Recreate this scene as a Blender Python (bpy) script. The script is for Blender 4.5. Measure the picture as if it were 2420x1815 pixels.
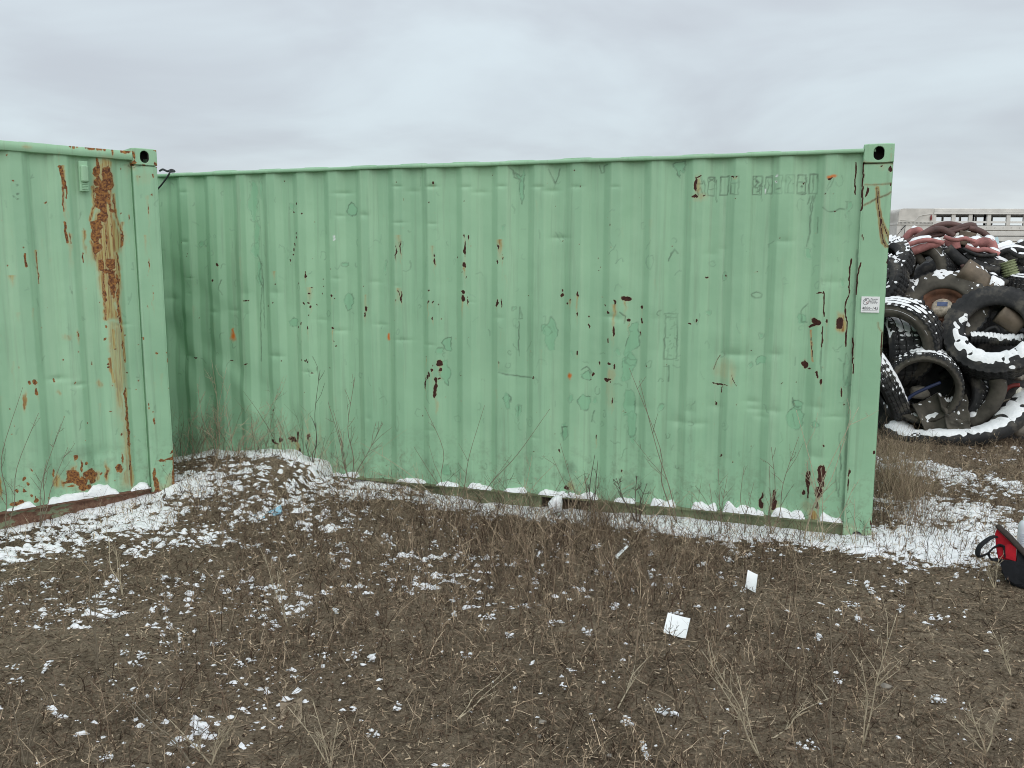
import bpy, math, random
import numpy as np
from mathutils import Matrix, Vector

for o in list(bpy.data.objects):
    bpy.data.objects.remove(o, do_unlink=True)
SC = bpy.context.scene
COL = SC.collection

# ------------------------------------------------------------------ camera
CAM = np.array([5.71973, -6.15813, 1.85873])
FPX, YAW, PIT, ROL = 2119.478, -0.33827, -0.13630, 0.00371
PW, PH = 2420, 1815
_fw = np.array([math.sin(YAW)*math.cos(PIT), math.cos(YAW)*math.cos(PIT), math.sin(PIT)])
_r0 = np.array([math.cos(YAW), -math.sin(YAW), 0.0])
_u0 = np.cross(_r0, _fw)
_rt = math.cos(ROL)*_r0 + math.sin(ROL)*_u0
_up = -math.sin(ROL)*_r0 + math.cos(ROL)*_u0
cd = bpy.data.cameras.new('camera')
cam = bpy.data.objects.new('camera', cd)
COL.objects.link(cam)
cd.sensor_width = 36.0
cd.lens = FPX/PW*36.0
cd.clip_start = 0.05
cd.clip_end = 3000
cam.matrix_world = Matrix(((_rt[0], _up[0], -_fw[0], CAM[0]), (_rt[1], _up[1], -_fw[1], CAM[1]),
                           (_rt[2], _up[2], -_fw[2], CAM[2]), (0, 0, 0, 1)))
SC.camera = cam
SC.render.resolution_x, SC.render.resolution_y = 1024, 768
SC.cycles.filter_width = 1.0

# ------------------------------------------------------------------ sky, sun, exposure
SUN_EL, SUN_AZ = math.radians(42), math.radians(152)     # azimuth of the sun, from +Y clockwise
world = bpy.data.worlds.new('World')
SC.world = world
world.use_nodes = True
wn, wl = world.node_tree.nodes, world.node_tree.links
wn.clear()
w_out = wn.new('ShaderNodeOutputWorld')
w_bg = wn.new('ShaderNodeBackground')
w_bg2 = wn.new('ShaderNodeBackground')
w_add = wn.new('ShaderNodeAddShader')
w_sky = wn.new('ShaderNodeTexSky')
w_sky.sky_type = 'NISHITA'
w_sky.sun_disc = False
w_sky.sun_elevation = SUN_EL
w_sky.sun_rotation = SUN_AZ
w_bg.inputs['Strength'].default_value = 0.012
wl.new(w_sky.outputs[0], w_bg.inputs['Color'])


def wnode(t, **k):
    n = wn.new(t)
    for a, b in k.items():
        setattr(n, a, b)
    return n


def wmath(op, a, b=None, c=None, clamp=False):
    n = wn.new('ShaderNodeMath')
    n.operation = op
    n.use_clamp = clamp
    for i, v in enumerate((a, b, c)):
        if v is None:
            continue
        if isinstance(v, (int, float)):
            n.inputs[i].default_value = v
        else:
            wl.new(v, n.inputs[i])
    return n.outputs[0]


w_tc = wn.new('ShaderNodeTexCoord')
w_sep = wn.new('ShaderNodeSeparateXYZ')
wl.new(w_tc.outputs['Generated'], w_sep.inputs[0])
zc = wmath('MAXIMUM', w_sep.outputs[2], 0.0)
den = wmath('ADD', zc, 0.22)
px_ = wmath('DIVIDE', w_sep.outputs[0], den)
py_ = wmath('DIVIDE', w_sep.outputs[1], den)
w_cmb = wn.new('ShaderNodeCombineXYZ')
wl.new(px_, w_cmb.inputs[0])
wl.new(py_, w_cmb.inputs[1])
w_n1 = wn.new('ShaderNodeTexNoise')
w_n1.inputs['Scale'].default_value = 1.15
w_n1.inputs['Detail'].default_value = 5.0
w_n1.inputs['Roughness'].default_value = 0.5
w_n1.inputs['Distortion'].default_value = 0.35
wl.new(w_cmb.outputs[0], w_n1.inputs['Vector'])
w_rmp = wn.new('ShaderNodeValToRGB')
w_rmp.color_ramp.interpolation = 'EASE'
w_rmp.color_ramp.elements[0].position = 0.35
w_rmp.color_ramp.elements[0].color = (0.50, 0.535, 0.575, 1)
w_rmp.color_ramp.elements[1].position = 0.66
w_rmp.color_ramp.elements[1].color = (0.615, 0.69, 0.725, 1)
wl.new(w_n1.outputs['Fac'], w_rmp.inputs[0])
hz = wmath('SUBTRACT', 1.0, wmath('DIVIDE', zc, 0.115), clamp=True)
hz2 = wmath('MULTIPLY', wmath('POWER', hz, 1.4), wmath('MULTIPLY_ADD', w_n1.outputs['Fac'], 0.9, 0.25))
zen = wmath('MULTIPLY_ADD', zc, 0.65, 0.98)
w_mul = wn.new('ShaderNodeVectorMath')
w_mul.operation = 'SCALE'
wl.new(w_rmp.outputs[0], w_mul.inputs[0])
wl.new(zen, w_mul.inputs['Scale'])
w_hs = wn.new('ShaderNodeVectorMath')
w_hs.operation = 'SCALE'
w_hs.inputs[0].default_value = (0.36, 0.36, 0.34)
wl.new(hz2, w_hs.inputs['Scale'])
w_sum = wn.new('ShaderNodeVectorMath')
w_sum.operation = 'ADD'
wl.new(w_mul.outputs[0], w_sum.inputs[0])
wl.new(w_hs.outputs[0], w_sum.inputs[1])
wl.new(w_sum.outputs[0], w_bg2.inputs['Color'])
w_bg2.inputs['Strength'].default_value = 0.97
wl.new(w_bg.outputs[0], w_add.inputs[0])
wl.new(w_bg2.outputs[0], w_add.inputs[1])
wl.new(w_add.outputs[0], w_out.inputs['Surface'])

sd = bpy.data.lights.new('sun', 'SUN')
sun = bpy.data.objects.new('sun', sd)
COL.objects.link(sun)
sd.energy = 1.5
sd.angle = math.radians(85)
sd.color = (1.0, 0.965, 0.91)
_sdir = Vector((math.sin(SUN_AZ)*math.cos(SUN_EL), math.cos(SUN_AZ)*math.cos(SUN_EL), math.sin(SUN_EL)))
sun.rotation_euler = _sdir.to_track_quat('Z', 'Y').to_euler()
sun.location = (0, -20, 20)

SC.view_settings.view_transform = 'Standard'
SC.view_settings.look = 'None'
SC.view_settings.exposure = 0.0
SC.view_settings.gamma = 1.0
SC.view_settings.use_curve_mapping = False

# ------------------------------------------------------------------ helpers
def nz(x, y, seed=0):
    """value noise in -1..1"""
    x = np.asarray(x, float); y = np.asarray(y, float)
    xi = np.floor(x).astype(np.int64); yi = np.floor(y).astype(np.int64)
    fx = x-xi; fy = y-yi
    fx = fx*fx*(3-2*fx); fy = fy*fy*(3-2*fy)

    def h(a, b):
        n = (a*374761393 + b*668265263 + seed*974634777) & 0xFFFFFFFF
        n = ((n ^ (n >> 13))*1274126177) & 0xFFFFFFFF
        n = n ^ (n >> 16)
        return (n & 0xFFFF)/32767.5-1
    a = h(xi, yi); b = h(xi+1, yi); c = h(xi, yi+1); d = h(xi+1, yi+1)
    return (a*(1-fx)+b*fx)*(1-fy)+(c*(1-fx)+d*fx)*fy


def fbm(x, y, seed=0, octv=4, gain=0.5):
    s = 0; a = 1; t = 0
    for i in range(octv):
        s = s+a*nz(x*2**i+i*17.3, y*2**i-i*9.1, seed+i); t += a; a *= gain
    return s/t


def sstep(a, b, x):
    t = np.clip((x-a)/(b-a), 0, 1)
    return t*t*(3-2*t)


def ray(u, v):
    return _fw+_rt*((u-PW/2)/FPX)-_up*((v-PH/2)/FPX)


def at(u, v, Y):
    d = ray(u, v)
    return CAM+d*((Y-CAM[1])/d[1])


def link(o, parent=None):
    COL.objects.link(o)
    if parent is not None:
        o.parent = parent
    return o


def tag(o, label, cat, group=None, kind=None):
    o['label'] = label
    o['category'] = cat
    if group: o['group'] = group
    if kind: o['kind'] = kind
    return o


def empty(name, label, cat, loc=(0, 0, 0), group=None, matrix=None):
    o = bpy.data.objects.new(name, None)
    COL.objects.link(o)
    if matrix is not None:
        o.matrix_world = matrix
    else:
        o.location = loc
    o.empty_display_size = 0.1
    tag(o, label, cat, group)
    return o


def mesh(name, V, F, mat, parent=None, smooth=False, cols=None, matidx=None):
    me = bpy.data.meshes.new(name)
    V = np.asarray(V, np.float32)
    if isinstance(F, np.ndarray):
        k = F.shape[1]; m = len(F)
        me.vertices.add(len(V)); me.vertices.foreach_set('co', V.ravel())
        me.loops.add(m*k); me.loops.foreach_set('vertex_index', F.astype(np.int32).ravel())
        me.polygons.add(m)
        me.polygons.foreach_set('loop_start', np.arange(0, m*k, k, dtype=np.int32))
        me.update(calc_edges=True)
    else:
        me.from_pydata([tuple(map(float, p)) for p in V], [], [tuple(int(i) for i in f) for f in F])
        me.update()
    mats = mat if isinstance(mat, (list, tuple)) else [mat]
    for m_ in mats:
        me.materials.append(m_)
    if smooth:
        me.polygons.foreach_set('use_smooth', np.ones(len(me.polygons), bool))
    if matidx is not None:
        me.polygons.foreach_set('material_index', np.asarray(matidx, np.int32))
    if cols:
        for an, arr in cols.items():
            a = me.attributes.new(an, 'FLOAT_COLOR', 'POINT')
            arr = np.asarray(arr, np.float32)
            if arr.shape[1] == 3:
                arr = np.concatenate([arr, np.ones((len(arr), 1), np.float32)], 1)
            a.data.foreach_set('color', arr.ravel())
    me.validate()
    return link(bpy.data.objects.new(name, me), parent)


class MB:
    """collects simple solids into one mesh"""
    def __init__(s):
        s.V = []; s.F = []

    def add(s, V, F):
        o = len(s.V)
        s.V += [tuple(map(float, p)) for p in V]
        s.F += [tuple(int(i)+o for i in f) for f in F]
        return s

    def box(s, a, b, bev=0.0):
        x0, y0, z0 = [min(p, q) for p, q in zip(a, b)]; x1, y1, z1 = [max(p, q) for p, q in zip(a, b)]
        if bev <= 0:
            V = [(x0, y0, z0), (x1, y0, z0), (x1, y1, z0), (x0, y1, z0), (x0, y0, z1), (x1, y0, z1), (x1, y1, z1), (x0, y1, z1)]
            F = [(0, 3, 2, 1), (4, 5, 6, 7), (0, 1, 5, 4), (1, 2, 6, 5), (2, 3, 7, 6), (3, 0, 4, 7)]
            return s.add(V, F)
        e = bev
        V = []
        for (X, Y, Z, sx, sy, sz) in [(x, y, z, a1, b1, c1) for x, a1 in ((x0, 1), (x1, -1)) for y, b1 in ((y0, 1), (y1, -1)) for z, c1 in ((z0, 1), (z1, -1))]:
            V += [(X, Y+sy*e, Z+sz*e), (X+sx*e, Y, Z+sz*e), (X+sx*e, Y+sy*e, Z)]
        id_ = lambda i, j, k, t: (i*4+j*2+k)*3+t
        F = []
        for i in (0, 1):
            q = [id_(i, 0, 0, 0), id_(i, 1, 0, 0), id_(i, 1, 1, 0), id_(i, 0, 1, 0)]; F.append(q[::-1] if i == 0 else q)
            q = [id_(0, i, 0, 1), id_(1, i, 0, 1), id_(1, i, 1, 1), id_(0, i, 1, 1)]; F.append(q if i == 0 else q[::-1])
            q = [id_(0, 0, i, 2), id_(1, 0, i, 2), id_(1, 1, i, 2), id_(0, 1, i, 2)]; F.append(q[::-1] if i == 0 else q)
        for i in (0, 1):
            for j in (0, 1):
                F.append([id_(i, j, 0, 0), id_(i, j, 1, 0), id_(i, j, 1, 1), id_(i, j, 0, 1)])
                F.append([id_(i, 0, j, 0), id_(i, 1, j, 0), id_(i, 1, j, 2), id_(i, 0, j, 2)])
                F.append([id_(0, i, j, 1), id_(1, i, j, 1), id_(1, i, j, 2), id_(0, i, j, 2)])
                for k in (0, 1):
                    F.append([id_(i, j, k, 0), id_(i, j, k, 1), id_(i, j, k, 2)])
        return s.add(V, F)

    def tube(s, pts, rad, n=8, cap=True, sy=1.0):
        V, F = tube_vf(pts, rad, n, cap, sy)
        return s.add(V, F)

    def build(s, name, mat, parent=None, smooth=False, fixn=True):
        o = mesh(name, np.array(s.V), s.F, mat, parent, smooth)
        if fixn:
            import bmesh
            bm = bmesh.new(); bm.from_mesh(o.data)
            bmesh.ops.recalc_face_normals(bm, faces=bm.faces[:])
            bm.to_mesh(o.data); bm.free()
        return o


def smooth_path(pts, n=6):
    """Catmull-Rom through pts"""
    P = np.array(pts, float)
    if len(P) < 3:
        return np.array([P[0]+(P[-1]-P[0])*t for t in np.linspace(0, 1, n+1)])
    Q = np.vstack([2*P[0]-P[1], P, 2*P[-1]-P[-2]])
    out = []
    for i in range(1, len(Q)-2):
        for t in np.linspace(0, 1, n, endpoint=False):
            a, b, c, d = Q[i-1], Q[i], Q[i+1], Q[i+2]
            out.append(0.5*(2*b+(c-a)*t+(2*a-5*b+4*c-d)*t*t+(3*b-a-3*c+d)*t**3))
    out.append(P[-1])
    return np.array(out)


def frames(P):
    T = np.gradient(P, axis=0)
    T /= np.linalg.norm(T, axis=1)[:, None]+1e-12
    a = np.array([0, 0, 1.0]) if abs(T[0, 2]) < .9 else np.array([1.0, 0, 0])
    N = []
    n = np.cross(T[0], np.cross(a, T[0])); n /= np.linalg.norm(n)
    for t in T:
        n = n-t*(n@t); n /= np.linalg.norm(n)+1e-12
        N.append(n)
    N = np.array(N)
    return T, N, np.cross(T, N)


def tube_vf(pts, rad, n=8, cap=True, sy=1.0):
    P = np.array(pts, float); m = len(P)
    R_ = np.broadcast_to(np.asarray(rad, float), (m,))
    T, N, B = frames(P)
    th = np.arange(n)*2*math.pi/n
    V = P[:, None, :]+R_[:, None, None]*(np.cos(th)[None, :, None]*N[:, None, :]*sy+np.sin(th)[None, :, None]*B[:, None, :])
    V = V.reshape(-1, 3)
    F = []
    for i in range(m-1):
        for j in range(n):
            k = (j+1) % n
            F.append((i*n+j, i*n+k, (i+1)*n+k, (i+1)*n+j))
    if cap:
        F.append(tuple(range(n))[::-1]); F.append(tuple(range((m-1)*n, m*n)))
    return V, F


# ------------------------------------------------------------------ node materials
class NT:
    def __init__(s, name):
        s.m = bpy.data.materials.new(name); s.m.use_nodes = True
        s.t = s.m.node_tree; s.n = s.t.nodes; s.l = s.t.links
        s.b = s.n['Principled BSDF']

    def put(s, sock, v):
        if isinstance(v, (int, float)):
            sock.default_value = v
        elif isinstance(v, tuple):
            sock.default_value = v if len(v) == len(sock.default_value) else (*v, 1.0)[:len(sock.default_value)]
        else:
            s.l.new(v, sock)

    def math(s, op, a, b=None, c=None, clamp=False):
        n = s.n.new('ShaderNodeMath'); n.operation = op; n.use_clamp = clamp
        for i, v in enumerate((a, b, c)):
            if v is not None: s.put(n.inputs[i], v)
        return n.outputs[0]

    def mix(s, f, a, b):
        n = s.n.new('ShaderNodeMix'); n.data_type = 'RGBA'
        s.put(n.inputs[0], f); s.put(n.inputs[6], a); s.put(n.inputs[7], b)
        return n.outputs[2]

    def coord(s, kind='Object', scale=(1, 1, 1)):
        if not hasattr(s, 'tc'): s.tc = s.n.new('ShaderNodeTexCoord')
        mp = s.n.new('ShaderNodeMapping'); mp.inputs['Scale'].default_value = scale
        s.l.new(s.tc.outputs[kind], mp.inputs[0])
        return mp.outputs[0]

    def noise(s, vec, scale, detail=4, rough=0.55, dist=0.0, col=False):
        n = s.n.new('ShaderNodeTexNoise')
        n.inputs['Scale'].default_value = scale; n.inputs['Detail'].default_value = detail
        n.inputs['Roughness'].default_value = rough; n.inputs['Distortion'].default_value = dist
        s.l.new(vec, n.inputs['Vector'])
        return n.outputs['Color' if col else 'Fac']

    def voro(s, vec, scale, feature='F1'):
        n = s.n.new('ShaderNodeTexVoronoi'); n.feature = feature
        n.inputs['Scale'].default_value = scale
        s.l.new(vec, n.inputs['Vector'])
        return n

    def ramp(s, f, stops):
        n = s.n.new('ShaderNodeValToRGB')
        e = n.color_ramp.elements
        while len(e) < len(stops): e.new(0.5)
        for q, (p, c) in zip(e, stops):
            q.position = p; q.color = (*c, 1) if len(c) == 3 else c
        s.l.new(f, n.inputs[0])
        return n.outputs[0]

    def step(s, f, a, b):
        n = s.n.new('ShaderNodeMapRange'); n.interpolation_type = 'SMOOTHSTEP'
        s.put(n.inputs[0], f); n.inputs[1].default_value = a; n.inputs[2].default_value = b
        return n.outputs[0]

    def attr(s, name):
        n = s.n.new('ShaderNodeAttribute'); n.attribute_name = name
        return n

    def bump(s, h, strength=0.3, dist=0.01, prev=None):
        n = s.n.new('ShaderNodeBump'); n.inputs['Strength'].default_value = strength; n.inputs['Distance'].default_value = dist
        s.l.new(h, n.inputs['Height'])
        if prev is not None: s.l.new(prev, n.inputs['Normal'])
        return n.outputs[0]

    def fin(s, col, rough=0.6, metal=0.0, normal=None, spec=None):
        s.put(s.b.inputs['Base Color'], col); s.put(s.b.inputs['Roughness'], rough); s.put(s.b.inputs['Metallic'], metal)
        if normal is not None: s.l.new(normal, s.b.inputs['Normal'])
        if spec is not None: s.put(s.b.inputs['Specular IOR Level'], spec)
        return s.m


def simple(name, c, rough=0.6, metal=0.0, var=0.25, scale=20, bump=0.0, spec=None):
    t = NT(name)
    v = t.coord()
    f = t.noise(v, scale, 5)
    lo = tuple(x*(1-var) for x in c); hi = tuple(min(1, x*(1+var)) for x in c)
    col = t.ramp(f, [(0.3, lo), (0.7, hi)])
    n = t.bump(t.noise(v, scale*4, 4), bump, 0.005) if bump else None
    return t.fin(col, rough, metal, n, spec)


def paint_material(name, green, rusty=0.0):
    """weathered green container paint; wear1 = rust, stain, peel, crack; wear2 = orange, white, rust light, soot"""
    t = NT(name)
    v = t.coord()
    vs = t.coord('Object', (14, 14, 0.55))
    a1 = t.attr('wear1'); a2 = t.attr('wear2')
    s1 = t.n.new('ShaderNodeSeparateColor'); t.l.new(a1.outputs['Color'], s1.inputs[0])
    s2 = t.n.new('ShaderNodeSeparateColor'); t.l.new(a2.outputs['Color'], s2.inputs[0])
    rust, stain, peel, crack = s1.outputs[0], s1.outputs[1], s1.outputs[2], a1.outputs['Alpha']
    orng, wht, rlt, smudge = s2.outputs[0], s2.outputs[1], s2.outputs[2], a2.outputs['Alpha']
    big = t.noise(v, 1.3, 2, 0.6)
    mid = t.noise(v, 7, 4, 0.6)
    strk = t.noise(vs, 1.0, 3, 0.6)
    fine = t.noise(v, 90, 2, 0.6)
    g = green
    col = t.ramp(big, [(0.3, tuple(x*0.88 for x in g)), (0.7, (g[0]*1.10, g[1]*1.05, g[2]*1.06))])
    pale = (g[0]*1.28, g[1]*1.10, g[2]*1.16)
    col = t.mix(t.math('MULTIPLY', t.step(strk, 0.48, 0.72), 0.40), col, pale)
    col = t.mix(t.math('MULTIPLY', t.step(mid, 0.55, 0.75), 0.14), col, (g[0]*0.72, g[1]*0.80, g[2]*0.74))
    # grime runs and mud splashed up from the ground
    sz_ = t.n.new('ShaderNodeSeparateXYZ'); t.l.new(v, sz_.inputs[0])
    grime = t.step(t.noise(t.coord('Object', (22, 22, 0.9)), 1.0, 4, 0.65), 0.52, 0.70)
    col = t.mix(t.math('MULTIPLY', grime, 0.24), col, (0.17, 0.22, 0.15))
    mud = t.math('MULTIPLY', t.step(sz_.outputs[2], 0.75, 0.14), t.step(t.noise(v, 16, 5, 0.7), 0.45, 0.68))
    col = t.mix(t.math('MULTIPLY', mud, 0.38), col, (0.13, 0.125, 0.085))
    # tiny dark flecks and scuffs
    fl = t.step(t.noise(v, 46, 6, 0.75), 0.685, 0.74)
    col = t.mix(t.math('MULTIPLY', fl, 0.5), col, (g[0]*0.4, g[1]*0.45, g[2]*0.4))
    # flaked paint with an older coat beneath
    pk = t.step(t.math('ADD', peel, t.math('MULTIPLY_ADD', mid, 0.3, -0.15)), 0.42, 0.56)
    col = t.mix(t.math('MULTIPLY', pk, 0.5), col, (g[0]*0.66, g[1]*0.86, g[2]*0.80))
    # yellow-brown run-off stains
    sn = t.math('MULTIPLY', stain, t.math('MULTIPLY_ADD', t.noise(t.coord('Object', (60, 60, 1.3)), 1.0, 5, 0.7), 1.3, 0.2), clamp=True)
    scol = t.ramp(t.noise(t.coord('Object', (90, 90, 3)), 1.0, 5, 0.75), [(0.34, (0.46, 0.40, 0.18)), (0.47, (0.42, 0.34, 0.13)), (0.53, (0.33, 0.165, 0.042)), (0.62, (0.20, 0.075, 0.02))])
    scol = t.mix(t.step(stain, 0.40, 0.75), (0.42, 0.40, 0.23), scol)
    sn2 = t.math('MULTIPLY', t.step(sn, 0.05, 0.75), 0.92)
    col = t.mix(sn2, col, scol)
    col = t.mix(t.math('MULTIPLY', smudge, 0.55), col, (0.05, 0.065, 0.05))  # darkens the colour at the smudge marks
    col = t.mix(t.math('MULTIPLY', crack, t.math('MULTIPLY_ADD', t.step(mid, 0.38, 0.62), 0.45, 0.38)), col, (0.055, 0.075, 0.055))
    col = t.mix(orng, col, (0.60, 0.16, 0.025))
    col = t.mix(wht, col, (0.75, 0.78, 0.78))
    nr = t.math('MULTIPLY_ADD', t.noise(t.coord('Object', (70, 70, 38)), 1.0, 5, 0.7), 0.7, -0.35)
    rk = t.step(t.math('ADD', rust, nr), 0.42, 0.52)
    rn = t.noise(v, 70, 5, 0.7)
    rdark = t.ramp(rn, [(0.35, (0.028, 0.009, 0.007)), (0.7, (0.075, 0.024, 0.014))])
    rlite = t.ramp(rn, [(0.36, (0.075, 0.026, 0.014)), (0.47, (0.17, 0.066, 0.026)), (0.58, (0.33, 0.155, 0.045))])
    rcol = t.mix(rlt, rdark, rlite)
    halo = t.step(t.math('ADD', rust, nr), 0.18, 0.45)
    col = t.mix(t.math('MULTIPLY', halo, 0.40), col, (0.40, 0.36, 0.22))
    col = t.mix(rk, col, rcol)
    h = t.math('ADD', t.math('MULTIPLY', fine, 0.25), t.math('MULTIPLY', t.math('SUBTRACT', 1.0, t.math('MAXIMUM', rk, t.math('MULTIPLY', pk, 0.7))), 0.9))
    nrm = t.bump(h, 0.35, 0.004)
    nrm = t.bump(t.noise(v, 5.5, 2, 0.55), 0.10, 0.05, nrm)
    rough = t.math('MULTIPLY_ADD', mid, 0.2, 0.40)
    rough = t.mix(rk, rough, (0.9, 0.9, 0.9))
    rough = t.mix(sn2, rough, (0.8, 0.8, 0.8))
    return t.fin(col, rough, 0.0, nrm, 0.4)


GREEN = (0.295, 0.525, 0.335)
GREEN2 = (0.312, 0.540, 0.350)
M = {}
M['paint'] = paint_material('green_container_paint', GREEN)
M['paint2'] = paint_material('green_container_paint_rusted', GREEN2)
M['inner'] = simple('dark_steel_inside', (0.05, 0.045, 0.04), 0.8)
M['rust'] = simple('rusted_steel', (0.13, 0.052, 0.033), 0.9, 0, 0.5, 14, 0.4)
M['railgreen'] = simple('dull_green_rail', (0.17, 0.20, 0.11), 0.75, 0, 0.35, 6, 0.2)  # darker, duller green than the side panels


def rail_rust_material():
    t = NT('red_rusted_rail')
    v = t.coord()
    c1 = t.ramp(t.noise(v, 30, 5, 0.7), [(0.3, (0.085, 0.040, 0.026)), (0.5, (0.165, 0.085, 0.055)), (0.7, (0.24, 0.15, 0.10))])
    k = t.step(t.noise(t.coord('Object', (3, 3, 9)), 2.2, 5, 0.7), 0.54, 0.60)
    c = t.mix(k, c1, (0.20, 0.23, 0.14))
    return t.fin(c, 0.85, 0, t.bump(t.noise(v, 70, 5), 0.4, 0.004))


M['railrust'] = rail_rust_material()


def soil_material():
    t = NT('damp_brown_soil')
    v = t.coord()
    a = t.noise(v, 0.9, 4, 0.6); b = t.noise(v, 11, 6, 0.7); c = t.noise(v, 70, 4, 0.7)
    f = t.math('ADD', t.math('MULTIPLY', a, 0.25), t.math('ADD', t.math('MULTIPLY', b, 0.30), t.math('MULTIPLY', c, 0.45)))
    col = t.ramp(f, [(0.38, (0.065, 0.049, 0.033)), (0.46, (0.175, 0.135, 0.092)), (0.54, (0.275, 0.217, 0.152)), (0.64, (0.43, 0.35, 0.25))])  # damp soil tones; the darkest stop also paints the shade of gaps
    sp = t.voro(v, 85)
    w = t.step(sp.outputs['Distance'], 0.20, 0.12)
    pick = t.step(t.noise(v, 40, 2), 0.54, 0.60)
    col = t.mix(t.math('MULTIPLY', w, pick), col, (0.42, 0.36, 0.27))
    cr = t.voro(v, 9, 'DISTANCE_TO_EDGE')
    ck = t.step(cr.outputs['Distance'], 0.035, 0.0)
    n = t.bump(c, 1.0, 0.025)
    n = t.bump(b, 1.0, 0.06, n)
    n = t.bump(t.math('SUBTRACT', 1.0, t.math('MULTIPLY', ck, t.step(a, 0.45, 0.6))), 0.5, 0.02, n)
    return t.fin(col, 0.95, 0, n, 0.2)


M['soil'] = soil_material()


def snow_material():
    t = NT('fresh_snow')
    v = t.coord()
    f = t.noise(v, 40, 4, 0.6)
    col = t.ramp(f, [(0.3, (0.82, 0.84, 0.865)), (0.7, (0.92, 0.93, 0.94))])
    n = t.bump(t.noise(v, 130, 4, 0.7), 0.35, 0.01)
    n = t.bump(f, 0.3, 0.02, n)
    m = t.fin(col, 0.75, 0, n, 0.3)
    t.b.inputs['Subsurface Weight'].default_value = 0.0
    return m


M['snow'] = snow_material()


def vcol_material(name, rough=0.85, attr='tint'):
    t = NT(name)
    a = t.attr(attr)
    v = t.coord()
    c = t.mix(t.math('MULTIPLY', t.noise(v, 60, 2), 0.2), a.outputs['Color'], (0.05, 0.04, 0.03))
    return t.fin(c, rough, 0, None, 0.2)


M['straw'] = vcol_material('dry_straw')


def rubber_material():
    t = NT('weathered_rubber')
    v = t.coord()
    f = t.noise(v, 6, 6, 0.65)
    col = t.ramp(f, [(0.36, (0.010, 0.011, 0.012)), (0.52, (0.024, 0.024, 0.025)), (0.66, (0.085, 0.078, 0.066))])
    return t.fin(col, 0.72, 0, t.bump(t.noise(v, 55, 4, 0.7), 0.4, 0.006), 0.35)


M['rubber'] = rubber_material()
M['dusty'] = simple('dusty_rubber', (0.065, 0.058, 0.046), 0.85, 0, 0.55, 7, 0.4)
M['black'] = simple('black_fabric', (0.007, 0.008, 0.011), 0.95, 0, 0.4, 30, 0.3)
M['red'] = simple('red_fabric', (0.46, 0.006, 0.018), 0.85, 0, 0.2, 18, 0.25)
M['webbing'] = simple('dark_brown_webbing', (0.030, 0.022, 0.017), 0.85, 0, 0.3, 80, 0.3)
M['white'] = simple('white_card', (0.82, 0.84, 0.84), 0.6, 0, 0.03, 5)
M['alu'] = simple('weathered_aluminium', (0.62, 0.605, 0.57), 0.5, 0.05, 0.14, 5)
M['alulight'] = simple('pale_painted_trim', (0.68, 0.67, 0.64), 0.5, 0.0, 0.08, 5)
M['alugrime'] = simple('grimy_nose_panel', (0.54, 0.52, 0.48), 0.6, 0.0, 0.22, 4)
M['dark'] = simple('dark_parts_and_gap_shade', (0.03, 0.03, 0.03), 0.8)  # near-black for trailer fittings, and for shade painted between the slats
M['rail_shadow'] = simple('shaded_slat_gap', (0.16, 0.15, 0.135), 0.8)  # grey for the weaker shade painted between slats
M['pink'] = simple('faded_red_hose', (0.36, 0.15, 0.14), 0.8, 0, 0.45, 9, 0.4)
M['maroon'] = simple('brown_red_hose', (0.10, 0.052, 0.045), 0.65, 0, 0.4, 9, 0.2)
M['bluehose'] = simple('blue_hose', (0.008, 0.018, 0.065), 0.5, 0, 0.3, 9)
M['redhose'] = simple('red_hose', (0.22, 0.035, 0.03), 0.6, 0, 0.3, 9)
M['greenhose'] = simple('olive_ribbed_hose', (0.22, 0.25, 0.13), 0.6, 0, 0.2, 20)
M['tan'] = simple('tan_pipe', (0.145, 0.112, 0.08), 0.7, 0, 0.4, 8, 0.2)
M['rim'] = simple('rusty_wheel_rim', (0.13, 0.060, 0.034), 0.8, 0.1, 0.6, 9, 0.4)
M['hub'] = simple('chipped_cream_hub', (0.36, 0.31, 0.24), 0.7, 0, 0.6, 22, 0.3)
M['navy'] = simple('navy_paint', (0.05, 0.075, 0.16), 0.6, 0, 0.4, 20)
M['tarp'] = simple('dirty_white_tarp', (0.55, 0.54, 0.47), 0.7, 0, 0.2, 9, 0.3)
M['stone'] = simple('pale_stone', (0.26, 0.235, 0.20), 0.9, 0, 0.35, 12, 0.5)
M['concrete'] = simple('grey_concrete_lump', (0.16, 0.155, 0.14), 0.9, 0, 0.4, 12, 0.5)
M['cyan'] = simple('pale_blue_plastic', (0.50, 0.68, 0.72), 0.5, 0, 0.1, 6)
M['bluefoil'] = simple('sky_blue_plastic', (0.30, 0.55, 0.70), 0.5, 0, 0.25, 12)
M['cardboard'] = simple('wet_cardboard', (0.26, 0.20, 0.14), 0.9, 0, 0.35, 30, 0.5)
M['ink'] = simple('dark_ink', (0.03, 0.03, 0.04), 0.7, 0, 0.1)
M['inkred'] = simple('dull_red_ink', (0.22, 0.04, 0.04), 0.7, 0, 0.1)
M['redplastic'] = simple('bright_red_plastic', (0.50, 0.02, 0.03), 0.45, 0, 0.15)
M['bottle'] = simple('grey_white_plastic', (0.62, 0.66, 0.70), 0.4, 0, 0.08, 8)
M['label_grey'] = simple('grey_print', (0.40, 0.44, 0.50), 0.5, 0, 0.2, 60)
M['rope'] = simple('black_cable', (0.02, 0.022, 0.025), 0.6, 0, 0.3, 40)

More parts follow.
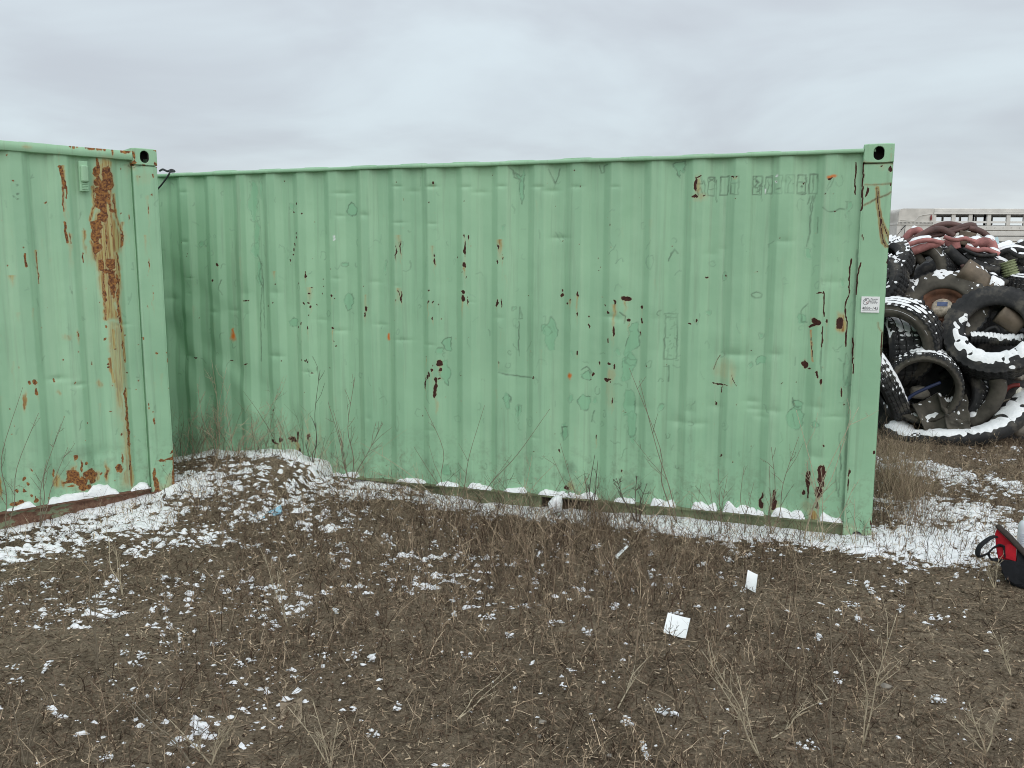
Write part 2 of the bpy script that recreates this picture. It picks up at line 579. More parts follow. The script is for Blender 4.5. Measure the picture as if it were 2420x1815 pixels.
# ------------------------------------------------------------------ ground
CONTACT = np.array([(-3, .10), (0.0, .12), (.467, .150), (.914, .258), (1.10, .250), (1.26, .274), (1.458, .292), (1.661, .303), (1.763, .266), (1.975, .222),
                    (2.03, .137), (2.276, .130), (2.72, .120), (3.09, .078), (3.335, .046), (3.62, .055), (3.98, .058),
                    (4.256, .064), (4.78, .088), (5.164, .080), (5.418, .088), (5.668, .087), (5.885, .084), (6.06, .068), (6.6, .07), (9, .07)])
CONTACT[:, 1] -= np.where((CONTACT[:, 0] > 2.1) & (CONTACT[:, 0] < 6.0), .026, 0)
B_O = np.array([1.18233, -0.82522, 0.04977])
B_EX = np.array([0.471835, 0.881685, -0.0016505])
B_EZ = np.array([-0.0213526, 0.0132983, 0.9996836])
B_EX /= np.linalg.norm(B_EX)
B_EZ -= B_EX*(B_EZ@B_EX); B_EZ /= np.linalg.norm(B_EZ)
B_EY = np.cross(B_EZ, B_EX)
LEN, WID, HGT = 6.058, 2.438, 2.591


def inB(x, y, grow=0.0):
    lx = (x-B_O[0])*B_EX[0]+(y-B_O[1])*B_EX[1]
    ly = (x-B_O[0])*B_EY[0]+(y-B_O[1])*B_EY[1]
    return (lx < grow) & (lx > -LEN-grow) & (ly > -grow) & (ly < WID+grow)


def hgt(x, y, fine=True):
    x = np.asarray(x, float); y = np.asarray(y, float)
    zc_ = np.interp(x, CONTACT[:, 0], CONTACT[:, 1])
    d = np.where(y < 0, -y, np.maximum(y-2.4, 0))
    w = np.exp(-(d/0.80)**2)
    h = 0.072+(zc_-0.072)*w
    # ridge of spoil in front of the corner where the two boxes meet
    h = h+0.05*np.exp(-((x-2.0)/0.9)**2-((y+0.75)/0.45)**2)
    h = h-0.03*sstep(-1.5, -3.5, y)
    far = sstep(9, 40, np.hypot(x-5.7, y+6.2))
    h = h+0.022*fbm(x*1.1, y*1.1, 3, 3)*(1+8*far)
    lo = 0.35+0.65*sstep(0.02, 0.25, np.abs(y))
    h = h+0.018*fbm(x*5, y*5, 11, 3)*lo
    if fine:
        h = h+0.010*fbm(x*19, y*19, 21, 3, 0.6)*lo
    return h


def gpt(u, v, dz=0.0):
    d = ray(u, v)
    t = 1.5
    for _ in range(4000):
        P = CAM+d*t
        if P[2] <= hgt(P[0], P[1], False): break
        t += 0.01
    return np.array([P[0], P[1], float(hgt(P[0], P[1], False))+dz])


def axis(lo, hi, step, a, b, grow=1.25):
    c = list(np.arange(lo, hi+step/2, step))
    s = step; x = c[-1]
    while x < b:
        s = s*grow; x = min(b, x+s); c.append(x)
    s = step; x = c[0]
    while x > a:
        s = s*grow; x = max(a, x-s); c.insert(0, x)
    return np.array(c)


def grid_faces(nx, ny):
    i = np.arange(nx-1)[:, None]; j = np.arange(ny-1)[None, :]
    a = (i*ny+j).ravel()
    return np.stack([a, a+ny, a+ny+1, a+1], 1)


gx = axis(0.3, 8.4, 0.0235, -900, 900)
gy = axis(-4.6, 5.2, 0.0235, -300, 1600)
GX, GY = np.meshgrid(gx, gy, indexing='ij')
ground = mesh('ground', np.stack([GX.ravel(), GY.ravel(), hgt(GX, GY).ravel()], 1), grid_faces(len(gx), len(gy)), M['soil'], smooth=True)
ground['kind'] = 'structure'

# snow lying on the ground: strength field in world metres, cut by noise
SNOWSPOTS = [  # wide thin dusting, then the thicker places
    (500, 1400, 1.3, .245), (250, 1430, 1.0, .235), (760, 1330, 1.1, .235), (520, 1640, .7, .16), (1000, 1350, .9, .20), (1300, 1400, 1.0, .15), (200, 1720, .7, .15), (1150, 1330, .7, .2), (1900, 1500, 1.2, .10), (1000, 1600, .9, .14),  # u, v, radius m, strength
    (30, 1290, .60, .52), (180, 1265, .56, .50), (330, 1240, .52, .52), (470, 1150, .48, .58), (560, 1125, .45, .48), (660, 1115, .46, .50),
    (760, 1140, .42, .48), (860, 1160, .42, .46), (960, 1165, .36, .60), (560, 1190, .55, .40), (700, 1200, .5, .36), (430, 1260, .5, .42), (820, 1230, .5, .30), (1060, 1185, .30, .85), (1180, 1203, .26, 1.0), (1290, 1212, .26, .95),
    (1400, 1218, .30, .95), (1500, 1225, .34, .85), (1600, 1235, .36, .8), (1710, 1245, .34, .9), (1800, 1258, .32, .95), (1900, 1268, .34, .95),
    (2000, 1280, .36, .8), (2100, 1285, .40, .8), (2180, 1290, .42, .82), (2260, 1275, .42, .72), (2340, 1260, .42, .62), (2200, 1200, .8, .52),
    (2300, 1150, .9, .40), (2160, 1110, .7, .45), (2350, 1090, 1.0, .28), (620, 1250, .6, .22), (480, 1310, .6, .2), (300, 1330, .55, .2),
    (100, 1320, .45, .3), (780, 1270, .6, .2), (540, 1450, .5, .2), (560, 1600, .45, .16), (380, 1700, .4, .1), (900, 1430, .5, .08), (1300, 1450, .6, .05),
    (1500, 1250, .4, .35), (1850, 1300, .3, .45), (1750, 1275, .3, .5)]
_sp = [(*gpt(u, v)[:2], r, s) for u, v, r, s in SNOWSPOTS]


def snow_field(x, y):
    f = np.zeros_like(x)
    for sx, sy, r, s in _sp:
        f = np.maximum(f, s*np.exp(-((x-sx)**2+(y-sy)**2)/(r*r)))
    # drift line hugging the foot of both boxes
    zb = np.where((y < 0.06) & (y > -1), np.exp(-((y+0.02)/0.14)**2)*sstep(2.0, 2.4, x)*sstep(6.35, 6.0, x), 0)
    f = np.maximum(f, 0.98*zb*(0.85+0.15*nz(x*3, y*3, 5)))
    zl = np.exp(-((y+0.02)/0.16)**2)*sstep(0.2, 0.5, x)*sstep(2.2, 1.9, x)
    f = np.maximum(f, 1.0*zl)
    ly = -((x-B_O[0])*B_EY[0]+(y-B_O[1])*B_EY[1]); lx = (x-B_O[0])*B_EX[0]+(y-B_O[1])*B_EX[1]
    f = np.maximum(f, np.where(lx < 0.15, np.exp(-((ly-0.02)/0.13)**2), 0)*0.97)
    return f


sx = np.arange(0.3, 8.6, 0.0105); sy = np.arange(-4.4, 4.6, 0.0105)
SX, SY = np.meshgrid(sx, sy, indexing='ij')
fld = snow_field(SX, SY)
nn = 0.42*fbm(SX*6, SY*8, 31, 3)+1.0*fbm(SX*24, SY*42, 37, 2, .7)
patch = 0.22*fbm(SX*2.2, SY*2.2, 41, 2)
fl2 = fld+np.where(fld > .03, patch*(fld < .9), 0)
msk = fl2*1.25-0.66+nn*0.66
msk = np.where(fl2 > 0.9, np.maximum(msk, (fl2-0.80)*1.3+nn*0.34), msk)
sz = hgt(SX, SY, False)+0.6*(hgt(SX, SY)-hgt(SX, SY, False))+np.clip(msk, -0.06, 0.24)*0.075+0.006*fbm(SX*14, SY*14, 33, 2)*(msk > 0)
keep = (msk > -0.10) & ~inB(SX, SY, -0.03) & ~((SY > 0.055) & (SY < 2.4) & (SX < 6.03))
F = grid_faces(len(sx), len(sy))
kf = keep.ravel()
F = F[kf[F].any(1)]
used = np.unique(F)
remap = -np.ones(SX.size, np.int64); remap[used] = np.arange(len(used))
SV = np.stack([SX.ravel(), SY.ravel(), sz.ravel()], 1)[used]
SF = remap[F]
del SX, SY, fld, nn, patch, fl2, msk, sz

rng = np.random.default_rng(7)
# crumbs of snow caught on stems and clods
ICO_V = None


def ico():
    import bmesh
    bm = bmesh.new(); bmesh.ops.create_icosphere(bm, subdivisions=1, radius=1.0)
    bm.verts.ensure_lookup_table()
    V = np.array([v.co[:] for v in bm.verts]); F_ = np.array([[v.index for v in f.verts] for f in bm.faces])
    bm.free()
    return V, F_


def ico2():
    import bmesh
    bm = bmesh.new(); bmesh.ops.create_icosphere(bm, subdivisions=2, radius=1.0)
    V = np.array([v.co[:] for v in bm.verts]); F_ = np.array([[v.index for v in f.verts] for f in bm.faces])
    bm.free()
    return V, F_


ICO_V, ICO_F = ico()


def crumbs(P, S, rng, flat=0.55):
    n = len(P); k = len(ICO_V)
    an = rng.uniform(0, 6.28, n)
    sc = S[:, None]*np.stack([rng.uniform(.8, 1.5, n), rng.uniform(.65, 1.1, n), np.full(n, flat)*rng.uniform(.7, 1.2, n)], 1)
    V = ICO_V[None]*(1+0.38*rng.standard_normal((n, k, 1)))*sc[:, None, :]
    c, s = np.cos(an)[:, None], np.sin(an)[:, None]
    V = np.stack([V[..., 0]*c-V[..., 1]*s, V[..., 0]*s+V[..., 1]*c, V[..., 2]], -1)+P[:, None, :]
    F_ = (ICO_F[None]+np.arange(n)[:, None, None]*k).reshape(-1, 3)
    return V.reshape(-1, 3), F_


def in_view(x, y, margin=0.24):
    d = np.stack([x-CAM[0], y-CAM[1]], -1)
    fx = d[..., 0]*_r0[0]+d[..., 1]*_r0[1]; fz = d[..., 0]*math.sin(YAW)+d[..., 1]*math.cos(YAW)
    return (fz > 2.2) & (np.abs(fx) < fz*(0.571+margin))


def free_ground(x, y):
    return ~inB(x, y, 0.01) & ~((y > -0.005) & (y < 2.45) & (x < 6.07))


def scatter(n, rng, ylo=-4.4, yhi=4.4):
    x = rng.uniform(0.4, 8.4, n*5); y = rng.uniform(ylo, yhi, n*5)
    k = in_view(x, y) & free_ground(x, y)
    return x[k][:n], y[k][:n]


cx, cy = scatter(60000, rng)
cl = 0.035+0.80*np.exp(-((cx-2.4)**2/2.0+(cy+1.5)**2/2.6))+0.3*snow_field(cx, cy)+0.05*(cy < -1.5)
cl = cl*np.clip(nz(cx*2.6, cy*2.6, 77)*1.3+nz(cx*8, cy*8, 78)*1.2, 0, 2)
k = rng.uniform(0, 1, len(cx)) < cl*0.55
cx, cy = cx[k][:3800], cy[k][:3800]
tx, ty = scatter(300, rng, -4.2, -0.3)
k = rng.uniform(0, 1, len(tx)) < np.clip(1.30-0.17*tx, .16, 1)
ex_, ey_ = [], []
for x0, y0 in zip(tx[k], ty[k]):
    a = rng.normal(0.35, 0.8); L_ = rng.uniform(.02, .14)*rng.uniform(.4, 1); m = rng.integers(8, 30)
    tt = rng.beta(1.3, 1.3, m); sp_ = rng.uniform(.002, .009)
    ex_ += list(x0+np.cos(a)*tt*L_+rng.normal(0, sp_, m)); ey_ += list(y0+np.sin(a)*tt*L_+rng.normal(0, sp_, m))
cx = np.concatenate([cx, ex_]); cy = np.concatenate([cy, ey_])
cz = hgt(cx, cy)+rng.uniform(0.004, 0.034, len(cx))
size = np.clip(rng.lognormal(-5.5, 0.5, len(cx)), 0.0018, 0.011)
CV, CF = crumbs(np.stack([cx, cy, cz], 1), size, rng)
snow = mesh('snow', SV, SF, M['snow'], smooth=True)
tag(snow, 'thin patchy white snow lying on the brown ground', 'snow', kind='stuff')
sn2 = mesh('snow_crumbs', CV, CF, M['snow'], smooth=True)
tag(sn2, 'small crumbs of snow caught on stems and clods', 'snow', kind='stuff')

# ------------------------------------------------------------------ shipping containers
class Wear:
    """wear drawn on a container face, in that container's own metres (x along, z up)"""
    def __init__(s): s.f = []

    def spot(s, ch, x, z, rx, rz, k=1.0): s.f.append(('spot', ch, x, z, rx, rz, k))

    def line(s, ch, pts, w, k=1.0): s.f.append(('line', ch, np.array(pts, float), w, k))

    def poly(s, ch, pts, k=1.0, edge=None): s.f.append(('poly', ch, np.array(pts, float), k, edge))

    def run(s, ch, x, z1, z0, w, k=1.0): s.f.append(('run', ch, x, z1, z0, w, k))

    CH = {'rust': 0, 'stain': 1, 'peel': 2, 'crack': 3, 'orange': 4, 'white': 5, 'rlight': 6, 'smudge': 7}

    def eval(s, X, Z, seed=0):
        A = np.zeros((len(X), 8), np.float32)
        wx = X+0.010*nz(X*28, Z*28, seed+1)+0.004*nz(X*90, Z*90, seed+2)
        wz = Z+0.012*nz(X*24+50, Z*24, seed+3)+0.005*nz(X*80, Z*80, seed+4)
        lx = X+0.004*nz(X*40, Z*40, seed+5)
        lz = Z+0.004*nz(X*40+9, Z*40, seed+6)
        for f in s.f:
            c = s.CH[f[1]]
            if f[0] == 'spot':
                _, _, x, z, rx, rz, k = f
                i = np.nonzero((np.abs(X-x) < rx*1.9+.02) & (np.abs(Z-z) < rz*1.9+.02))[0]
                if not len(i): continue
                d = np.sqrt(((wx[i]-x)/rx)**2+((wz[i]-z)/rz)**2)
                v = k*np.clip(1.36-0.75*d, 0, 1) if c in (0,) else k*np.clip(1.6-1.0*d, 0, 1)
            elif f[0] == 'run':
                _, _, x, z1, z0, w, k = f
                i = np.nonzero((np.abs(X-x) < w*1.8) & (Z < z1+.01) & (Z > z0-.01))[0]
                if not len(i): continue
                t = np.clip((z1-Z[i])/(z1-z0), 0, 1)
                v = k*np.exp(-((wx[i]-x)/(w*(1-.35*t)))**2)*(1-t)**0.7
            else:
                P = f[2]
                w = f[3] if f[0] == 'line' else 0.03
                m = w*2+.02
                i = np.nonzero((X > P[:, 0].min()-m) & (X < P[:, 0].max()+m) & (Z > P[:, 1].min()-m) & (Z < P[:, 1].max()+m))[0]
                if not len(i): continue
                if f[0] == 'line': x_, z_ = lx[i], lz[i]
                else: x_, z_ = wx[i], wz[i]
                Q = P if f[0] == 'line' else np.vstack([P, P[:1]])
                dm = np.full(len(i), 9.0)
                ins = np.zeros(len(i), bool)
                for a, b in zip(Q[:-1], Q[1:]):
                    ab = b-a
                    t = np.clip(((x_-a[0])*ab[0]+(z_-a[1])*ab[1])/(ab@ab+1e-12), 0, 1)
                    dm = np.minimum(dm, np.hypot(x_-a[0]-t*ab[0], z_-a[1]-t*ab[1]))
                    if f[0] == 'poly':
                        cr = ((a[1] > z_) != (b[1] > z_)) & (x_ < (b[0]-a[0])*(z_-a[1])/(b[1]-a[1]+1e-12)+a[0])
                        ins ^= cr
                if f[0] == 'line':
                    v = f[4]*np.clip(1.5-dm/w, 0, 1)
                else:
                    v = f[3]*np.clip(0.5+np.where(ins, dm, -dm)/(0.07 if c == 1 else 0.014)+(0.35*nz(x_*30, z_*6, 12) if c == 1 else 0), 0, 1)
                    if f[4]:
                        A[i, 3] = np.maximum(A[i, 3], f[4]*np.clip(1.3-dm/0.0044, 0, 1)*(0.30+0.65*(nz(x_*14, z_*14, 9) > -0.1)))
            A[i, c] = np.maximum(A[i, c], v)
        return {'wear1': A[:, :4], 'wear2': A[:, 4:]}


BUMP0, PITCH = -0.178-0.1856, 0.278


def corr(x):
    d = np.abs((x-BUMP0+PITCH/2) % PITCH-PITCH/2)
    y = 0.009+0.030*np.clip((d-0.036)/0.056, 0, 1)
    return np.where(x > -0.245, np.maximum(y, 0.039), y)


def casting(root, x0, y0, z0, sx, sy, sz, mat, wear, front=True, seed=0):
    """corner casting with an oval hole in its front face; x0,y0,z0 lower front left corner"""
    n = 28
    th = (np.arange(n)+0.5)*2*math.pi/n
    cx_, cz_ = x0+sx/2, z0+sz/2
    # rounded rectangle outline
    def rr(hw, hz_, r):
        out = []
        for t in th:
            c, s_ = math.cos(t), math.sin(t)
            k_ = min(hw/max(abs(c), 1e-6), hz_/max(abs(s_), 1e-6))
            x_, z_ = c*k_, s_*k_
            ox, oz = max(abs(x_)-(hw-r), 0), max(abs(z_)-(hz_-r), 0)
            if ox > 0 and oz > 0:
                q = math.hypot(ox, oz)
                x_ = math.copysign(hw-r+ox*r/q, x_); z_ = math.copysign(hz_-r+oz*r/q, z_)
            out.append((x_, z_))
        return np.array(out)
    rings = []
    def ring(xz, y): rings.append(np.stack([xz[:, 0]+cx_, np.full(n, y), xz[:, 1]+cz_], 1))
    ring(rr(sx/2, sz/2, .006), y0+sy)
    ring(rr(sx/2, sz/2, .006), y0+.006)
    ring(rr(sx/2-.005, sz/2-.005, .008), y0)
    for q in (0.75, 0.5, 0.25):
        a = rr(sx/2-.005, sz/2-.005, .008); b = rr(.0335, .045, .0335)
        ring(a*q+b*(1-q), y0)
    ring(rr(.0335, .045, .0335), y0)
    ring(rr(.031, .042, .031), y0+.004)
    ring(rr(.031, .042, .031), y0+.032)
    ring(rr(.07, .05, .02), y0+.034)
    ring(rr(.07, .05, .02), y0+sy-.03)
    V = np.vstack(rings)
    Fq = []; mi = []
    for r in range(len(rings)-1):
        for j in range(n):
            k_ = (j+1) % n
            Fq.append((r*n+j, r*n+k_, (r+1)*n+k_, (r+1)*n+j)); mi.append(1 if r >= 7 else 0)
    Fq.append(tuple(range(n))); mi.append(0)
    Fq.append(tuple(range((len(rings)-1)*n, len(rings)*n))); mi.append(1)
    cols = wear.eval(V[:, 0], V[:, 2], seed)
    return mesh('corner_casting', V, Fq, [mat, M['inner']], root, False, cols, mi)


def slab(root, name, xs, zs, yfun, mat, wear, depth, seed=0, smooth=True):
    """solid front sheet: fine front grid + back and rim"""
    X, Z = np.meshgrid(xs, zs, indexing='ij')
    Y = yfun(X, Z)
    nx_, nz_ = len(xs), len(zs)
    V = np.stack([X.ravel(), Y.ravel(), Z.ravel()], 1)
    F_ = grid_faces(nx_, nz_)
    cols = wear.eval(V[:, 0], V[:, 2], seed)
    # rim and coarse back
    b = len(V)
    x0, x1, z0, z1 = xs[0], xs[-1], zs[0], zs[-1]
    ids = [np.arange(nx_)*nz_, np.full(nz_, (nx_-1)*nz_)+np.arange(nz_), (np.arange(nx_)*nz_+nz_-1)[::-1], np.arange(nz_)[::-1]]
    loop = np.concatenate([i[:-1] for i in ids])
    BV = V[loop].copy(); BV[:, 1] += depth
    L_ = len(loop)
    R_ = np.stack([loop, np.roll(loop, -1), b+np.roll(np.arange(L_), -1), b+np.arange(L_)], 1)
    V2 = np.vstack([V, BV]); F2 = np.vstack([F_, R_])
    for k_ in cols: cols[k_] = np.vstack([cols[k_], np.zeros((L_, 4), np.float32)])
    return mesh(name, V2, F2, mat, root, smooth, cols)


def build_container(root, wear, mat, fine_from, fine_to, dx, dents, rail_style, seed, pockets, railmat):
    lip = 0.150
    # front side panel
    xf = np.arange(fine_from, fine_to, dx)
    xs = np.unique(np.concatenate([np.linspace(-LEN+.17, fine_from-.03, max(2, int((LEN-.17+fine_from)/.034))), xf, [-.176]])) if fine_from > -LEN+.3 else np.append(xf, -.176)
    zs = np.arange(lip+.002, HGT-0.048, dx)
    def yf(X, Z):
        y = corr(X)
        return y+dents(X, Z)
    slab(root, 'side_panel', xs, zs, yf, mat, wear, 0.004, seed)
    # rear side panel, end panels, roof: same ribs, coarse
    xr = np.arange(-LEN+.17, -.165, .0348); zr = np.linspace(.152, HGT-.05, 5)
    none = Wear()
    slab(root, 'side_panel', xr, zr, lambda X, Z: WID-corr(X), mat, none, -0.004, seed, False)
    for x0 in (-0.03, -LEN+.03):
        ys = np.arange(.1, WID-.09, .0348); zz = np.linspace(.152, HGT-.06, 5)
        Y_, Z_ = np.meshgrid(ys, zz, indexing='ij')
        off = 0.04*np.clip((np.abs((Y_+.06) % .25-.125)-.04)/.05, 0, 1)
        X_ = x0-off if x0 > -1 else x0+off
        cz_ = {'wear1': np.zeros((X_.size, 4)), 'wear2': np.zeros((X_.size, 4))}
        mesh('end_panel', np.stack([X_.ravel(), Y_.ravel(), Z_.ravel()], 1), grid_faces(*X_.shape), mat, root, False, cz_)
    rx_ = np.arange(-LEN+.10, -.09, .0209); ry_ = np.linspace(.03, WID-.03, 14)
    X_, Y_ = np.meshgrid(rx_, ry_, indexing='ij')
    d = np.abs((X_+.16) % .418-.209)
    Z_ = HGT-.026+0.0045*np.clip((.115-d)/.022, 0, 1)+0.004*nz(X_*3, Y_*2, 4)
    cz_ = {'wear1': np.zeros((X_.size, 4)), 'wear2': np.zeros((X_.size, 4))}
    n0 = X_.size
    rv = np.stack([X_.ravel(), Y_.ravel(), Z_.ravel()], 1)
    # front edge turned down
    fe = np.stack([rx_, np.full(len(rx_), .03), np.full(len(rx_), HGT-.045)], 1)
    nf = np.stack([np.arange(len(rx_)-1)*14, n0+np.arange(len(rx_)-1), n0+np.arange(len(rx_)-1)+1, np.arange(len(rx_)-1)*14+14], 1)
    cz_ = {k_: np.zeros((n0+len(rx_), 4)) for k_ in ('wear1', 'wear2')}
    mesh('roof_panel', np.vstack([rv, fe]), np.vstack([grid_faces(*X_.shape), nf]), mat, root, False, cz_)
    mesh('floor', *(lambda b_: (np.array(b_.V), b_.F))(MB().box((-LEN+.12, .12, .13), (-.12, WID-.12, .16))), M['inner'], root)
    # top rails
    for y0, s_ in ((0.0, 1), (WID, -1)):
        hi, lo = (HGT-.030, HGT-.054) if rail_style == 'thin' else (HGT-.028, HGT-.088)
        xs2 = np.arange(max(fine_from, -LEN+.178), -.176, .008 if s_ > 0 else .2)
        xs2 = np.unique(np.concatenate([np.array([-LEN+.177]), xs2, [-.1765]]))
        prof = [(y0+s_*.06, lo+.001), (y0-s_*.007, lo), (y0-s_*.010, lo+.003), (y0-s_*.011, (lo+hi)/2), (y0-s_*.010, hi-.002), (y0-s_*.006, hi), (y0+s_*.06, hi+.001)]
        V = []
        for x_ in xs2:
            wob = 0.004*float(nz(x_*2.1, 3.3, seed+9))
            for (py2, pz2) in prof:
                V.append((x_, py2+wob*s_, pz2+0.004*float(nz(x_*1.4, 7.7, seed+8))))
        V = np.array(V); k_ = len(prof)
        cols = wear.eval(V[:, 0], V[:, 2], seed) if s_ > 0 else {q: np.zeros((len(V), 4)) for q in ('wear1', 'wear2')}
        mesh('top_rail', V, grid_faces(len(xs2), k_), mat, root, True, cols)
    # posts: front right is the visible one, given a fine face
    pz = np.arange(.118, HGT-.1175, .008)
    for x0, x1 in ((-.176, -.002), (-LEN+.002, -LEN+.176)):
        for y0, s_ in ((0, 1), (WID, -1)):
            full = s_ > 0 and x1 > -1
            px2 = np.linspace(x0, x1, 23) if full else np.array([x0, x1])
            zz = pz if full else np.array([.118, HGT-.118])
            def py2(X, Z):
                e = np.minimum(X-x0, x1-X)
                return y0+s_*(0.006*np.clip(1-e/.010, 0, 1)+0.0035*nz(X*6, Z*2.2, seed+3)*full+.003)
            if s_ > 0:
                o = slab(root, 'corner_post', px2, zz, py2, mat, wear if full else none, 0.13, seed, full)
            else:
                b_ = MB().box((x0, WID-.13, .118), (x1, WID-.003, HGT-.118))
                cz_ = {q: np.zeros((8, 4)) for q in ('wear1', 'wear2')}
                mesh('corner_post', np.array(b_.V), b_.F, mat, root, False, cz_)
    # castings
    for zb in (0, HGT-.118):
        for xb in (-.178, -LEN):
            for yb, s_ in ((0, 1), (WID, -1)):
                o = casting(root, xb, -.004 if s_ > 0 else WID-.16, zb, .178, .164, .118, mat if (zb > 0 or railmat is not M['railrust']) else railmat, wear, seed=seed)
    # bottom rail: projecting lip, set-back web with fork pockets
    for y0, s_ in ((0, 1), (WID, -1)):
        r = MB()
        r.box((-LEN+.178, y0-s_*.006, lip-.014), (-.178, y0+s_*.07, lip))
        cuts = sorted(pockets)
        e0 = -LEN+.178
        for (a, b) in cuts+[(-.178, None)]:
            if a > e0: r.box((e0, y0+s_*.028, .012), (a, y0+s_*.036, lip-.014))
            if b is not None:
                r.box((a, y0+s_*.028, .012), (b, y0+s_*.036, .030))
                r.box((a, y0+s_*.028, .128), (b, y0+s_*.036, lip-.014))
                e0 = b
        r.box((-LEN+.178, y0+s_*.026, 0), (-.178, y0+s_*.09, .012))
        o = r.build('bottom_rail', railmat, root)
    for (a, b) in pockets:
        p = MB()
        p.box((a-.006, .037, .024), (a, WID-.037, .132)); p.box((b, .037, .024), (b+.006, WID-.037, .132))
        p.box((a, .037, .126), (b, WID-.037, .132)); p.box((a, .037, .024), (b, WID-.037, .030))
        p.build('fork_pocket', M['inner'], root)  # near-black lining colour deepens the shade inside the pockets


# ---- wear of the long container (from its own face)
def face(u, v):
    P = at(u, v, 0.0)
    return P[0]-LEN, P[2]


def reg(ox, oy, s, fn):
    return lambda x, y: fn(ox+x/s, oy+y/s)


r3 = reg(380, 380, 3.16, face); r4 = reg(380, 850, 3.16, face); r5 = reg(980, 360, 3.318, face)
r6 = reg(980, 850, 3.568, face); r7 = reg(1550, 320, 3.318, face); r8 = reg(1550, 800, 3.318, face); rid = reg(1600, 380, 5.267, face)
WA = Wear()
rnd = random.Random(5)


def sp(W_, rg, ch, items, sc):
    for it in items:
        x, y, rx, ry = it[:4]
        k_ = it[4] if len(it) > 4 else 1.0
        X, Z = rg(x, y); X2, _ = rg(x+rx, y); _, Z2 = rg(x, y-ry)
        W_.spot(ch, X, Z, max(abs(X2-X), .005)*sc, max(abs(Z2-Z), .005)*sc, k_)
        if ch == 'rust' and abs(Z2-Z) > .008 and rnd.random() < .6:
            W_.run('stain', X+rnd.uniform(-.004, .004), Z-abs(Z2-Z)*.5, Z-abs(Z2-Z)-rnd.uniform(.04, .20), max(.006, abs(X2-X)*.6), rnd.uniform(.35, .8))


def ln(W_, rg, ch, pts, w=.0045, k=1.0): W_.line(ch, [rg(*p) for p in pts], w, k)


def pk(W_, rg, pts, edge=.9, k=.95): W_.poly('peel', [rg(*p) for p in pts], k, edge)


def blob(cx, cy, rx, ry, n=11, j=.28):
    out = []
    for i in range(n):
        a = i*2*math.pi/n; q = 1+rnd.uniform(-j, j)
        out.append((cx+math.cos(a)*rx*q, cy+math.sin(a)*ry*q))
    return out


sp(WA, r7, 'rust', [(310, 380, 11, 60), (340, 318, 20, 6), (310, 485, 25, 9), (385, 475, 12, 6), (605, 318, 12, 5), (638, 316, 9, 6), (1650, 440, 8, 42), (1255, 1465, 33, 32), (1225, 1500, 25, 8),
                     (1290, 1238, 30, 6), (1437, 1470, 22, 45), (265, 1476, 11, 8), (310, 1455, 8, 18), (1405, 592, 8, 7), (618, 492, 6, 6), (1330, 460, 5, 5), (1385, 458, 5, 5), (1618, 805, 7, 25), (975, 803, 5, 5), (1338, 1460, 7, 25), (1760, 250, 12, 6), (1840, 260, 8, 30), (1843, 375, 6, 18), (1650, 100, 8, 8), (1862, 120, 5, 45), (1820, 980, 4, 40)], .9)
sp(WA, r7, 'stain', [(330, 390, 28, 80, .7), (345, 480, 60, 30, .5), (1455, 1490, 38, 50, 1.0), (1450, 1430, 30, 40, .7), (1780, 250, 40, 35, .3), (625, 330, 25, 20, .5)], 1.0)
for p in ([(1570, 210), (1568, 300), (1563, 460)], [(1532, 970), (1520, 1100), (1515, 1250), (1490, 1310), (1485, 1400), (1500, 1480), (1490, 1655)], [(1605, 1000), (1590, 1050), (1580, 1150), (1572, 1250)], [(1627, 215), (1622, 400), (1612, 590)],
          [(1315, 1230), (1318, 1420)], [(1308, 1500), (1300, 1655)]):
    ln(WA, r7, 'rust', p, .0045, .92)
for p in ([(1735, 415), (1745, 560), (1755, 660), (1780, 830), (1810, 870)], [(1765, 660), (1800, 740), (1828, 820)]):
    ln(WA, r7, 'stain', p, .013, 1.0); ln(WA, r7, 'crack', p, .0075, .8); ln(WA, r7, 'rust', p, .004, .75)
for p in ([(1630, 545), (1740, 495), (1845, 445)], [(1640, 390), (1750, 385), (1840, 378)], [(1632, 216), (1868, 218)], [(1740, 1470), (1755, 1520), (1778, 1545), (1775, 1655)]):
    ln(WA, r7, 'crack', p, .005, .9); ln(WA, r7, 'stain', p, .008, .6)
ln(WA, r7, 'rust', [(1775, 1545), (1772, 1655)], .005, .9)
ln(WA, r8, 'rust', [(1772, 0), (1768, 260)], .0045, .95)
ln(WA, r7, 'crack', [(1580, 900), (1575, 1100), (1555, 1300), (1550, 1650)], .007, .5)
ln(WA, r8, 'crack', [(1545, 0), (1535, 200), (1510, 330), (1500, 700), (1475, 1150), (1465, 1400)], .008, .55)
ln(WA, r8, 'rust', [(1545, 0), (1545, 150), (1550, 275)], .0045, .9)
for x_, y0_, y1_ in ((1215, 1530, 1655),):
    ln(WA, r7, 'orange', [(x_, y0_), (x_+4, y1_)], .004, .8)
ln(WA, r8, 'orange', [(1217, 0), (1222, 110), (1232, 185)], .0045, .75)
ln(WA, r8, 'rust', [(1218, 0), (1228, 150)], .003, .75)
ln(WA, r8, 'crack', [(1300, 0), (1292, 330)], .004, .7)
